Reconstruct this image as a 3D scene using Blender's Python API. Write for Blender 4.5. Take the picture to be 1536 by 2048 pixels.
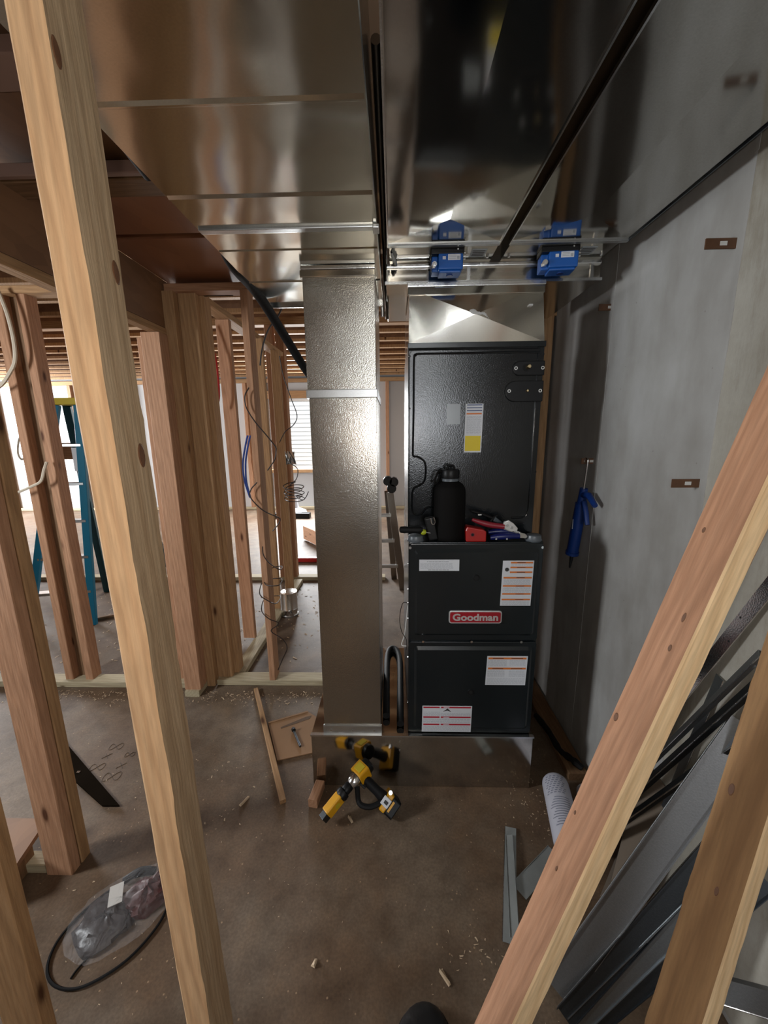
import bpy, bmesh, math, random
from mathutils import Vector, Matrix, noise as mnoise
R = math.radians
random.seed(7)
scene = bpy.context.scene
for o in list(bpy.data.objects):
    bpy.data.objects.remove(o)
COL = scene.collection

# ------------------------------------------------------------------ camera
cam = bpy.data.cameras.new('camera')
camo = bpy.data.objects.new('camera', cam)
COL.objects.link(camo)
cam.sensor_fit = 'VERTICAL'
cam.sensor_height = 24.0
cam.lens = 24.0 * 770.0 / 2048.0
cam.clip_start = 0.02
camo.matrix_world = Matrix.Translation((0, 0, 1.56)) @ (Matrix.Rotation(R(1.5), 4, 'Z') @ Matrix.Rotation(R(90 - 11.45), 4, 'X') @ Matrix.Rotation(R(-0.6), 4, 'Z'))
scene.camera = camo

# ------------------------------------------------------------------ world, lights, exposure
world = bpy.data.worlds.new('world')
scene.world = world
world.use_nodes = True
world.node_tree.nodes['Background'].inputs['Color'].default_value = (0.75, 0.87, 1.0, 1)
world.node_tree.nodes['Background'].inputs['Strength'].default_value = 1.6

def lamp(name, kind, loc, energy, color=(1, 1, 1), target=None, **kw):
    l = bpy.data.lights.new(name, kind)
    l.energy = energy
    l.color = color
    for k, v in kw.items():
        setattr(l, k, v)
    o = bpy.data.objects.new(name, l)
    COL.objects.link(o)
    o.location = loc
    if target is not None:
        o.rotation_euler = (Vector(target) - Vector(loc)).to_track_quat('-Z', 'Y').to_euler()
    return o

# the phone's own lamp, just left of its lens
lamp('phone_flash', 'POINT', (-0.03, -0.02, 1.575), 9.5, (1.0, 0.91, 0.80), shadow_soft_size=0.012)
# daylight: window behind, far window, and left and far left lamps in added frames
lamp('daylight_back', 'AREA', (0.36, -2.66, 1.72), 28, (0.93, 0.96, 1.0), (0.2, 1.0, 1.4), shape='RECTANGLE', size=0.64, size_y=0.85)
lamp('daylight_left', 'AREA', (-2.97, 0.46, 1.75), 66, (0.93, 0.97, 1.0), (0.8, 1.2, 1.2), shape='RECTANGLE', size=0.42, size_y=0.6)
lamp('daylight_far', 'AREA', (-2.0, 7.9, 1.6), 330, (0.95, 0.98, 1.0), (-1.6, 4.0, 0.2), shape='RECTANGLE', size=1.3, size_y=1.3)
lamp('daylight_far_left', 'AREA', (-8.93, 6.2, 1.7), 850, (0.97, 0.98, 1.0), (-2.5, 6.1, 1.2), shape='RECTANGLE', size=2.2, size_y=1.6)
lamp('sun', 'SUN', (0, 0, 9), 3.2, (1, 0.98, 0.94), None, angle=R(0.6)).rotation_euler = (R(48), 0, R(15))

vs = scene.view_settings
vs.view_transform = 'Standard'
vs.look = 'None'
vs.exposure = 0.0
vs.gamma = 1.0
vs.use_curve_mapping = False

# ------------------------------------------------------------------ materials
MATS = {}

def nt_new(name):
    m = bpy.data.materials.new(name)
    m.use_nodes = True
    nt = m.node_tree
    b = nt.nodes['Principled BSDF']
    MATS[name] = m
    return m, nt, b

def plain(name, col, rough=0.5, metal=0.0, bump=0.0, bscale=200, var=0.0, vscale=8, spec=None, **kw):
    m, nt, b = nt_new(name)
    b.inputs['Base Color'].default_value = (*col, 1)
    b.inputs['Roughness'].default_value = rough
    b.inputs['Metallic'].default_value = metal
    if spec is not None:
        b.inputs['Specular IOR Level'].default_value = spec
    for k, v in kw.items():
        b.inputs[k.replace('_', ' ')].default_value = v
    if bump or var:
        tc = nt.nodes.new('ShaderNodeTexCoord')
    if var:
        n = nt.nodes.new('ShaderNodeTexNoise')
        n.inputs['Scale'].default_value = vscale
        n.inputs['Detail'].default_value = 6
        nt.links.new(tc.outputs['Object'], n.inputs['Vector'])
        mx = nt.nodes.new('ShaderNodeMix')
        mx.data_type = 'RGBA'
        mx.inputs['A'].default_value = (*[c * (1 - var) for c in col], 1)
        mx.inputs['B'].default_value = (*[min(1, c * (1 + var)) for c in col], 1)
        nt.links.new(n.outputs['Fac'], mx.inputs['Factor'])
        nt.links.new(mx.outputs['Result'], b.inputs['Base Color'])
    if bump:
        n = nt.nodes.new('ShaderNodeTexNoise')
        n.inputs['Scale'].default_value = bscale
        n.inputs['Detail'].default_value = 3
        nt.links.new(tc.outputs['Object'], n.inputs['Vector'])
        bp = nt.nodes.new('ShaderNodeBump')
        bp.inputs['Strength'].default_value = bump
        bp.inputs['Distance'].default_value = 0.4 / bscale
        nt.links.new(n.outputs['Fac'], bp.inputs['Height'])
        nt.links.new(bp.outputs['Normal'], b.inputs['Normal'])
    return m

def ramp(nt, stops):
    r = nt.nodes.new('ShaderNodeValToRGB')
    e = r.color_ramp.elements
    while len(e) < len(stops):
        e.new(0.5)
    for i, (p, c) in enumerate(stops):
        e[i].position = p
        e[i].color = (*c, 1) if len(c) == 3 else c
    return r

def mixc(nt, fac, a, b, mode='MIX'):
    m = nt.nodes.new('ShaderNodeMix')
    m.data_type = 'RGBA'
    m.blend_type = mode
    for k, v in (('Factor', fac), ('A', a), ('B', b)):
        if isinstance(v, (int, float)):
            m.inputs[k].default_value = v
        elif isinstance(v, tuple):
            m.inputs[k].default_value = (*v, 1)
        else:
            nt.links.new(v, m.inputs[k])
    return m.outputs['Result']

def tex(nt, kind, vec, **kw):
    n = nt.nodes.new('ShaderNodeTex' + kind)
    for k, v in kw.items():
        if k in n.inputs:
            n.inputs[k].default_value = v
        else:
            setattr(n, k, v)
    nt.links.new(vec, n.inputs['Vector'])
    return n

def mapping(nt, vec, scale=(1, 1, 1), loc=None):
    mp = nt.nodes.new('ShaderNodeMapping')
    mp.inputs['Scale'].default_value = scale
    nt.links.new(vec, mp.inputs['Vector'])
    if loc is not None:
        nt.links.new(loc, mp.inputs['Location'])
    return mp.outputs['Vector']

def wood(name, light, mid, dark, knot=0.055, stain=0.25, stainc=None, grain=1.0, rough=0.72):
    """sawn lumber: grain runs along the board's own Z axis"""
    m, nt, b = nt_new(name)
    tc = nt.nodes.new('ShaderNodeTexCoord')
    oi = nt.nodes.new('ShaderNodeObjectInfo')
    off = nt.nodes.new('ShaderNodeVectorMath')
    off.operation = 'SCALE'
    off.inputs[0].default_value = (13.0, 7.0, 19.0)
    nt.links.new(oi.outputs['Random'], off.inputs['Scale'])
    v = mapping(nt, tc.outputs['Object'], (1, 1, 0.07), off.outputs['Vector'])
    warp = tex(nt, 'Noise', v, Scale=14, Detail=2)
    vw = nt.nodes.new('ShaderNodeVectorMath')
    vw.operation = 'MULTIPLY_ADD'
    vw.inputs[1].default_value = (0.05, 0.05, 0.0)
    nt.links.new(warp.outputs['Color'], vw.inputs[0])
    nt.links.new(v, vw.inputs[2])
    rings = tex(nt, 'Wave', vw.outputs['Vector'], Scale=26 * grain, Distortion=5.0, Detail=3, bands_direction='DIAGONAL')
    fine = tex(nt, 'Noise', v, Scale=170, Detail=4)
    broad = tex(nt, 'Noise', v, Scale=7, Detail=3)
    r1 = ramp(nt, [(0.0, light), (0.62, mid), (1.0, dark)])
    nt.links.new(rings.outputs['Fac'], r1.inputs['Fac'])
    c = mixc(nt, 0.68, r1.outputs['Color'], light)
    rf = ramp(nt, [(0.35, (0.78, 0.78, 0.78)), (0.65, (1.08, 1.08, 1.08))])
    nt.links.new(fine.outputs['Fac'], rf.inputs['Fac'])
    c = mixc(nt, 0.8, c, rf.outputs['Color'], 'MULTIPLY')
    rb = ramp(nt, [(0.45, (0, 0, 0)), (0.62, (stain, stain, stain))])
    nt.links.new(broad.outputs['Fac'], rb.inputs['Fac'])
    c = mixc(nt, rb.outputs['Color'], c, stainc or dark)
    vk = mapping(nt, tc.outputs['Object'], (8, 8, 2.6), off.outputs['Vector'])
    kn = tex(nt, 'Voronoi', vk, Scale=1.0)
    rk = ramp(nt, [(knot, (1, 1, 1)), (knot * 1.9, (0.28, 0.28, 0.28)), (knot * 2.8, (0, 0, 0))])
    nt.links.new(kn.outputs['Distance'], rk.inputs['Fac'])
    c = mixc(nt, rk.outputs['Color'], c, (dark[0] * 0.35, dark[1] * 0.28, dark[2] * 0.25))
    nt.links.new(c, b.inputs['Base Color'])
    b.inputs['Roughness'].default_value = rough
    b.inputs['Specular IOR Level'].default_value = 0.25
    bp = nt.nodes.new('ShaderNodeBump')
    bp.inputs['Strength'].default_value = 0.25
    bp.inputs['Distance'].default_value = 0.004
    nt.links.new(fine.outputs['Fac'], bp.inputs['Height'])
    nt.links.new(bp.outputs['Normal'], b.inputs['Normal'])
    return m

wood('wood_pale', (0.63, 0.40, 0.225), (0.54, 0.32, 0.165), (0.38, 0.19, 0.085), 0.04, 0.25, (0.46, 0.25, 0.11))
wood('wood_grey_shade', (0.47, 0.35, 0.23), (0.38, 0.27, 0.165), (0.22, 0.13, 0.065), 0.075, 0.45, (0.28, 0.15, 0.06), 0.7)  # knotty side face of the nearest stud, tone darkened for its shade
wood('wood_rose', (0.43, 0.235, 0.14), (0.36, 0.185, 0.105), (0.25, 0.115, 0.06), 0.07, 0.2)
wood('wood_cream', (0.74, 0.53, 0.31), (0.66, 0.45, 0.24), (0.5, 0.29, 0.13), 0.04, 0.15)
wood('wood_pink', (0.42, 0.232, 0.135), (0.34, 0.175, 0.095), (0.23, 0.105, 0.05), 0.05, 0.22)
wood('wood_tan', (0.40, 0.24, 0.12), (0.32, 0.175, 0.08), (0.21, 0.105, 0.045), 0.055, 0.25)
wood('wood_bark', (0.33, 0.19, 0.085), (0.25, 0.135, 0.06), (0.13, 0.06, 0.025), 0.06, 0.75, (0.15, 0.075, 0.03), 0.7)
wood('wood_plate', (0.42, 0.36, 0.24), (0.34, 0.28, 0.18), (0.25, 0.19, 0.11), 0.03, 0.3)
wood('wood_dark', (0.20, 0.115, 0.06), (0.15, 0.08, 0.04), (0.09, 0.045, 0.02), 0.05, 0.3)

def osb(name, light, dark, scale=1.0, rough=0.55):
    m, nt, b = nt_new(name)
    tc = nt.nodes.new('ShaderNodeTexCoord')
    v = mapping(nt, tc.outputs['Object'], (22 * scale, 9 * scale, 22 * scale))
    vo = tex(nt, 'Voronoi', v, Scale=1.0)
    n = tex(nt, 'Noise', tc.outputs['Object'], Scale=2.2, Detail=5)
    c = mixc(nt, vo.outputs['Color'], dark, light)
    c = mixc(nt, n.outputs['Fac'], c, dark)
    nt.links.new(c, b.inputs['Base Color'])
    b.inputs['Roughness'].default_value = rough
    return m
osb('osb', (0.26, 0.13, 0.06), (0.15, 0.07, 0.03))
osb('plywood_red', (0.31, 0.135, 0.065), (0.20, 0.08, 0.04), 0.5, 0.32)

def concrete_floor():
    m, nt, b = nt_new('concrete_floor')
    tc = nt.nodes.new('ShaderNodeTexCoord')
    o = tc.outputs['Object']
    big = tex(nt, 'Noise', o, Scale=1.3, Detail=6, Roughness=0.6)
    mid = tex(nt, 'Noise', o, Scale=9, Detail=8, Roughness=0.65)
    fine = tex(nt, 'Noise', o, Scale=120, Detail=4)
    r = ramp(nt, [(0.3, (0.085, 0.048, 0.026)), (0.45, (0.122, 0.077, 0.046)), (0.56, (0.137, 0.099, 0.068)), (0.72, (0.195, 0.142, 0.098))])
    nt.links.new(big.outputs['Fac'], r.inputs['Fac'])
    r2 = ramp(nt, [(0.3, (0.55, 0.50, 0.45)), (0.52, (1, 1, 1)), (0.72, (1.3, 1.25, 1.18))])
    nt.links.new(mid.outputs['Fac'], r2.inputs['Fac'])
    c = mixc(nt, 0.75, r.outputs['Color'], r2.outputs['Color'], 'MULTIPLY')
    r3 = ramp(nt, [(0.35, (0.72, 0.72, 0.72)), (0.65, (1.15, 1.15, 1.15))])
    nt.links.new(fine.outputs['Fac'], r3.inputs['Fac'])
    c = mixc(nt, 0.6, c, r3.outputs['Color'], 'MULTIPLY')
    # sanding dust and rusty spots
    vo = tex(nt, 'Voronoi', o, Scale=26)
    rv = ramp(nt, [(0.05, (1, 1, 1)), (0.09, (0, 0, 0))])
    nt.links.new(vo.outputs['Distance'], rv.inputs['Fac'])
    c = mixc(nt, rv.outputs['Color'], c, (0.30, 0.20, 0.12))
    nt.links.new(c, b.inputs['Base Color'])
    b.inputs['Roughness'].default_value = 0.62
    b.inputs['Specular IOR Level'].default_value = 0.35
    bp = nt.nodes.new('ShaderNodeBump')
    bp.inputs['Strength'].default_value = 0.35
    bp.inputs['Distance'].default_value = 0.006
    nt.links.new(mid.outputs['Fac'], bp.inputs['Height'])
    nt.links.new(bp.outputs['Normal'], b.inputs['Normal'])
concrete_floor()

def concrete_wall():
    m, nt, b = nt_new('concrete_wall')
    tc = nt.nodes.new('ShaderNodeTexCoord')
    o = tc.outputs['Object']
    big = tex(nt, 'Noise', o, Scale=1.6, Detail=7, Roughness=0.62)
    mid = tex(nt, 'Noise', mapping(nt, o, (7, 7, 2.2)), Scale=1.6, Detail=6)
    pit = tex(nt, 'Voronoi', o, Scale=17)
    r = ramp(nt, [(0.32, (0.27, 0.26, 0.245)), (0.55, (0.36, 0.355, 0.345)), (0.72, (0.43, 0.43, 0.425))])
    nt.links.new(big.outputs['Fac'], r.inputs['Fac'])
    r2 = ramp(nt, [(0.3, (0.78, 0.76, 0.72)), (0.6, (1.05, 1.05, 1.05))])
    nt.links.new(mid.outputs['Fac'], r2.inputs['Fac'])
    c = mixc(nt, 0.7, r.outputs['Color'], r2.outputs['Color'], 'MULTIPLY')
    rp = ramp(nt, [(0.03, (0.55, 0.55, 0.55)), (0.055, (0, 0, 0))])
    nt.links.new(pit.outputs['Distance'], rp.inputs['Fac'])
    c = mixc(nt, rp.outputs['Color'], c, (0.16, 0.145, 0.125))
    nt.links.new(c, b.inputs['Base Color'])
    b.inputs['Roughness'].default_value = 0.78
    bp = nt.nodes.new('ShaderNodeBump')
    bp.inputs['Strength'].default_value = 0.2
    bp.inputs['Distance'].default_value = 0.006
    nt.links.new(mid.outputs['Fac'], bp.inputs['Height'])
    nt.links.new(bp.outputs['Normal'], b.inputs['Normal'])
concrete_wall()

def concrete_rough():
    m, nt, b = nt_new('concrete_rough')
    tc = nt.nodes.new('ShaderNodeTexCoord')
    o = tc.outputs['Object']
    big = tex(nt, 'Noise', o, Scale=2.4, Detail=8, Roughness=0.7)
    mid = tex(nt, 'Noise', mapping(nt, o, (14, 14, 3)), Scale=1.0, Detail=8, Roughness=0.7)
    r = ramp(nt, [(0.30, (0.22, 0.195, 0.155)), (0.52, (0.33, 0.31, 0.265)), (0.70, (0.40, 0.385, 0.345))])
    nt.links.new(big.outputs['Fac'], r.inputs['Fac'])
    r2 = ramp(nt, [(0.30, (0.60, 0.55, 0.47)), (0.50, (1, 1, 1)), (0.75, (1.12, 1.12, 1.12))])
    nt.links.new(mid.outputs['Fac'], r2.inputs['Fac'])
    nt.links.new(mixc(nt, 0.8, r.outputs['Color'], r2.outputs['Color'], 'MULTIPLY'), b.inputs['Base Color'])
    b.inputs['Roughness'].default_value = 0.85
    bp = nt.nodes.new('ShaderNodeBump')
    bp.inputs['Strength'].default_value = 0.4
    bp.inputs['Distance'].default_value = 0.006
    nt.links.new(mid.outputs['Fac'], bp.inputs['Height'])
    nt.links.new(bp.outputs['Normal'], b.inputs['Normal'])
concrete_rough()

def galv(name, col, r0, r1, wave=0.35, grain=0.06, gscale=260, wscale=2.6):
    """galvanised sheet: mirror-like with soft oil-canning and fine spangle"""
    m, nt, b = nt_new(name)
    tc = nt.nodes.new('ShaderNodeTexCoord')
    o = tc.outputs['Object']
    n = tex(nt, 'Noise', o, Scale=wscale, Detail=2, Roughness=0.4)
    sp = tex(nt, 'Noise', o, Scale=gscale, Detail=2)
    cl = tex(nt, 'Noise', o, Scale=2.2, Detail=0.5)
    rr = nt.nodes.new('ShaderNodeMapRange')
    rr.inputs['From Min'].default_value = 0.35
    rr.inputs['From Max'].default_value = 0.65
    rr.inputs['To Min'].default_value = r0
    rr.inputs['To Max'].default_value = r1
    nt.links.new(cl.outputs['Fac'], rr.inputs['Value'])
    nt.links.new(rr.outputs['Result'], b.inputs['Roughness'])
    c = mixc(nt, sp.outputs['Fac'], tuple(x * 0.86 for x in col), tuple(min(1, x * 1.12) for x in col))
    nt.links.new(c, b.inputs['Base Color'])
    b.inputs['Metallic'].default_value = 1.0
    bp = nt.nodes.new('ShaderNodeBump')
    bp.inputs['Strength'].default_value = wave
    bp.inputs['Distance'].default_value = 0.03
    nt.links.new(n.outputs['Fac'], bp.inputs['Height'])
    bp2 = nt.nodes.new('ShaderNodeBump')
    bp2.inputs['Strength'].default_value = grain
    bp2.inputs['Distance'].default_value = 0.004
    nt.links.new(sp.outputs['Fac'], bp2.inputs['Height'])
    nt.links.new(bp.outputs['Normal'], bp2.inputs['Normal'])
    nt.links.new(bp2.outputs['Normal'], b.inputs['Normal'])
    return m

galv('galv_trunk', (0.62, 0.615, 0.555), 0.11, 0.17, 0.40, 0.0)
galv('galv_supply', (0.44, 0.43, 0.40), 0.08, 0.12, 0.12, 0.0)
galv('galv_drop', (0.45, 0.43, 0.385), 0.18, 0.24, 0.14, 0.15, 280)
galv('galv_base', (0.50, 0.48, 0.44), 0.08, 0.13, 0.10, 0.0)
galv('galv_box', (0.66, 0.64, 0.59), 0.10, 0.17, 0.12, 0.0)
galv('galv_cleat', (0.52, 0.53, 0.53), 0.28, 0.38, 0.1)
galv('galv_strip', (0.30, 0.33, 0.35), 0.28, 0.42, 0.1)
galv('galv_channel', (0.27, 0.275, 0.28), 0.45, 0.55, 0.1)
galv('steel_dark', (0.085, 0.095, 0.105), 0.30, 0.45, 0.1)
galv('zinc_bright', (0.72, 0.73, 0.73), 0.16, 0.25, 0.1)
plain('cabinet_paint', (0.0080, 0.011, 0.0125), 0.24, 0.0, 0.10, 300, 0.1, 3, spec=0.45)
plain('coil_paint', (0.0055, 0.0075, 0.0095), 0.17, 0.0, 0.24, 230, 0.1, 3)
plain('black_plastic', (0.006, 0.006, 0.0065), 0.42, spec=0.25)
plain('black_matte', (0.004, 0.0035, 0.0033), 0.75, 0, 0.2, 400, spec=0.12)
plain('black_rubber', (0.007, 0.007, 0.0075), 0.6, 0, 0.1, 150, spec=0.2)
plain('void', (0.004, 0.004, 0.004), 0.9)
plain('blue_plastic', (0.004, 0.085, 0.36), 0.42, 0, 0.03, 300)
plain('blue_gun', (0.003, 0.028, 0.16), 0.45)
plain('blue_handle', (0.003, 0.008, 0.085), 0.35)
plain('red_plastic', (0.34, 0.008, 0.006), 0.35)
plain('red_handle', (0.20, 0.010, 0.020), 0.4)
plain('yellow_tool', (0.62, 0.30, 0.006), 0.4, 0, 0.03, 200, 0.1, 30)
plain('yellow_paint', (0.50, 0.38, 0.02), 0.5)
plain('lime_plastic', (0.40, 0.47, 0.02), 0.4)
plain('sticker_white', (0.62, 0.64, 0.68), 0.5)
plain('sticker_film', (0.30, 0.33, 0.35), 0.25)
plain('print_orange', (0.62, 0.17, 0.03), 0.5)
plain('print_red', (0.40, 0.012, 0.030), 0.5)
plain('print_navy', (0.05, 0.08, 0.20), 0.5)
plain('print_yellow', (0.68, 0.52, 0.005), 0.5)
plain('print_grey', (0.36, 0.38, 0.42), 0.6)
plain('print_black', (0.03, 0.03, 0.03), 0.6)
plain('badge_red', (0.30, 0.008, 0.018), 0.3)
plain('badge_silver', (0.70, 0.70, 0.70), 0.3, 0.6)
plain('brass', (0.60, 0.48, 0.28), 0.3, 1.0)
plain('white_ring', (0.75, 0.75, 0.73), 0.4)
plain('grey_plug', (0.10, 0.115, 0.13), 0.35)
plain('white_paint', (0.44, 0.45, 0.46), 0.7, 0, 0.05, 60, 0.05, 2)
plain('siding_white', (0.80, 0.80, 0.78), 0.6)
plain('dim_plaster', (0.15, 0.115, 0.085), 0.85, 0, 0, 1, 0.15, 2)
plain('subfloor', (0.16, 0.095, 0.05), 0.8, 0, 0, 1, 0.25, 5)
plain('cardboard', (0.225, 0.12, 0.055), 0.8, 0, 0.05, 90, 0.1, 10)
plain('cardboard_print', (0.09, 0.05, 0.025), 0.8)
plain('rust', (0.10, 0.045, 0.02), 0.7, 0.2, 0.1, 200, 0.3, 40)
plain('mortar_chip', (0.52, 0.52, 0.50), 0.7)
plain('sealant', (0.50, 0.50, 0.49), 0.5, 0, 0.3, 60)
plain('wire_black', (0.018, 0.011, 0.009), 0.5)
plain('pex_red', (0.36, 0.01, 0.012), 0.4)
plain('pex_blue', (0.01, 0.05, 0.28), 0.4)
plain('cable_white', (0.55, 0.48, 0.38), 0.5)
plain('ladder_blue', (0.004, 0.14, 0.24), 0.45)
plain('ladder_teal_dark', (0.004, 0.045, 0.055), 0.5)
plain('tube_label', (0.50, 0.50, 0.57), 0.35, 0, 0.02, 60, 0.06, 25)
plain('tube_print', (0.22, 0.23, 0.30), 0.5)
plain('dark_board', (0.009, 0.0065, 0.0045), 0.95, 0, 0.1, 60, 0.3, 9, spec=0.0)
plain('plywood_edge', (0.10, 0.022, 0.012), 0.6)
plain('pencil', (0.06, 0.044, 0.033), 0.9)
plain('bag_tag', (0.55, 0.53, 0.50), 0.6)
plain('bag_contents', (0.06, 0.012, 0.011), 0.5, 0, 0.2, 30, 0.35, 12)
plain('bag_parts', (0.032, 0.025, 0.025), 0.4, 0, 0.2, 30, 0.35, 12)
plain('copper_dull', (0.28, 0.26, 0.24), 0.3, 1.0)
plain('zinc_dull', (0.27, 0.285, 0.28), 0.45, 0.35, 0.1, 60, 0.25, 14)
plain('knot_wood', (0.12, 0.05, 0.02), 0.6, 0, 0.2, 300, 0.35, 120)
plain('shaving', (0.48, 0.36, 0.24), 0.8)
plain('boot_leather', (0.005, 0.005, 0.006), 0.5, 0, 0.15, 90)
plain('lilac_joist', (0.25, 0.16, 0.13), 0.6, 0, 0, 1, 0.15, 5)

def film(name):
    m, nt, b = nt_new(name)
    b.inputs['Base Color'].default_value = (0.86, 0.85, 0.87, 1)
    b.inputs['Roughness'].default_value = 0.12
    b.inputs['Alpha'].default_value = 0.07
    b.inputs['Specular IOR Level'].default_value = 0.8
    tc = nt.nodes.new('ShaderNodeTexCoord')
    n = tex(nt, 'Noise', tc.outputs['Object'], Scale=22, Detail=5, Distortion=1.5)
    bp = nt.nodes.new('ShaderNodeBump')
    bp.inputs['Strength'].default_value = 0.9
    bp.inputs['Distance'].default_value = 0.02
    nt.links.new(n.outputs['Fac'], bp.inputs['Height'])
    nt.links.new(bp.outputs['Normal'], b.inputs['Normal'])
film('plastic_film')
def glassmat():
    m, nt, b = nt_new('window_glass')
    b.inputs['Base Color'].default_value = (0.95, 0.97, 0.97, 1)
    b.inputs['Roughness'].default_value = 0.02
    b.inputs['Alpha'].default_value = 0.12
glassmat()

# ------------------------------------------------------------------ helpers
WLOC = {}

def wloc(o):
    return WLOC.get(o.name, Vector((0, 0, 0))) if o is not None else Vector((0, 0, 0))

def thing(name, label, cat, loc=(0, 0, 0), group=None):
    o = bpy.data.objects.new(name, None)
    COL.objects.link(o)
    o.location = loc
    o.empty_display_size = 0.05
    o['label'] = label
    o['category'] = cat
    if group:
        o['group'] = group
    WLOC[o.name] = Vector(loc)
    return o

def tag(o, label, cat, group=None, kind=None):
    o['label'] = label
    o['category'] = cat
    if group:
        o['group'] = group
    if kind:
        o['kind'] = kind
    return o

def struct(o, label=None):
    o['kind'] = 'structure'
    if label:
        o['label'] = label
    return o

class MB:
    def __init__(self, M=None):
        self.v = []
        self.f = []
        self.M = M
    def add(self, vs, fs):
        n = len(self.v)
        for p in vs:
            p = Vector(p)
            self.v.append(self.M @ p if self.M is not None else p)
        for f in fs:
            self.f.append(tuple(i + n for i in f))
        return self
    def box(self, x0, x1, y0, y1, z0, z1):
        return self.add([(x0, y0, z0), (x1, y0, z0), (x1, y1, z0), (x0, y1, z0), (x0, y0, z1), (x1, y0, z1), (x1, y1, z1), (x0, y1, z1)],
                        [(0, 3, 2, 1), (4, 5, 6, 7), (0, 1, 5, 4), (1, 2, 6, 5), (2, 3, 7, 6), (3, 0, 4, 7)])
    def cyl(self, p0, p1, r0, r1=None, n=16):
        r1 = r0 if r1 is None else r1
        return self.tube([p0, p1], [r0, r1], n)
    def tube(self, pts, r, n=8):
        pts = [Vector(p) for p in pts]
        k = len(pts)
        rs = r if isinstance(r, (list, tuple)) else [r] * k
        vs, fs = [], []
        t = (pts[1] - pts[0]).normalized()
        ref = Vector((0, 0, 1)) if abs(t.z) < 0.9 else Vector((1, 0, 0))
        u = t.cross(ref).normalized()
        for i in range(k):
            if i == 0: t = pts[1] - pts[0]
            elif i == k - 1: t = pts[-1] - pts[-2]
            else: t = pts[i + 1] - pts[i - 1]
            t = t.normalized()
            u = (u - t * u.dot(t)).normalized()
            w = t.cross(u)
            for j in range(n):
                a = 2 * math.pi * j / n
                vs.append(pts[i] + (u * math.cos(a) + w * math.sin(a)) * rs[i])
        for i in range(k - 1):
            for j in range(n):
                a, b = i * n + j, i * n + (j + 1) % n
                fs.append((a, b, b + n, a + n))
        fs.append(tuple(range(n - 1, -1, -1)))
        fs.append(tuple((k - 1) * n + j for j in range(n)))
        return self.add(vs, fs)
    def lathe(self, prof, n=24, c=(0, 0)):
        vs, fs = [], []
        for r, z in prof:
            for j in range(n):
                a = 2 * math.pi * j / n
                vs.append((c[0] + r * math.cos(a), c[1] + r * math.sin(a), z))
        for i in range(len(prof) - 1):
            for j in range(n):
                a, b = i * n + j, i * n + (j + 1) % n
                fs.append((a, b, b + n, a + n))
        fs.append(tuple(range(n - 1, -1, -1)))
        fs.append(tuple((len(prof) - 1) * n + j for j in range(n)))
        return self.add(vs, fs)
    def ext(self, pts, h0, h1, ax='z'):
        """extrude a 2D polygon (counter-clockwise) along an axis"""
        n = len(pts)
        def P(a, b, h):
            return {'z': (a, b, h), 'y': (a, h, b), 'x': (h, a, b)}[ax]
        vs = [P(a, b, h0) for a, b in pts] + [P(a, b, h1) for a, b in pts]
        fs = [tuple(range(n - 1, -1, -1)), tuple(range(n, 2 * n))] + [(i, (i + 1) % n, n + (i + 1) % n, n + i) for i in range(n)]
        return self.add(vs, fs)
    def mesh(self, name, off=Vector((0, 0, 0)), bevel=0, seg=2, smooth=False):
        me = bpy.data.meshes.new(name)
        me.from_pydata([tuple(p - off) for p in self.v], [], self.f)
        bm = bmesh.new()
        bm.from_mesh(me)
        bmesh.ops.recalc_face_normals(bm, faces=bm.faces)
        if bevel:
            ed = [e for e in bm.edges if len(e.link_faces) == 2 and e.calc_face_angle(0) > 0.5]
            bmesh.ops.bevel(bm, geom=ed, offset=bevel, segments=seg, affect='EDGES', profile=0.6)
        if smooth:
            for f in bm.faces:
                f.smooth = True
            for e in bm.edges:
                if len(e.link_faces) == 2 and e.calc_face_angle(0) > 0.7:
                    e.smooth = False
        bm.to_mesh(me)
        bm.free()
        return me
    def build(self, name, mat, parent=None, bevel=0, seg=2, smooth=False, label=None):
        me = self.mesh(name, wloc(parent), bevel, seg, smooth)
        me.materials.append(MATS[mat])
        o = bpy.data.objects.new(name, me)
        COL.objects.link(o)
        if parent is not None:
            o.parent = parent
            WLOC[o.name] = wloc(parent)
        if label:
            o['label'] = label
        return o

def frame(p0, p1, hint=(1, 0, 0)):
    p0, p1 = Vector(p0), Vector(p1)
    z = (p1 - p0).normalized()
    x = Vector(hint)
    x = (x - z * x.dot(z)).normalized()
    y = z.cross(x)
    return Matrix(((x.x, y.x, z.x, p0.x), (x.y, y.y, z.y, p0.y), (x.z, y.z, z.z, p0.z), (0, 0, 0, 1))), (p1 - p0).length

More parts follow.
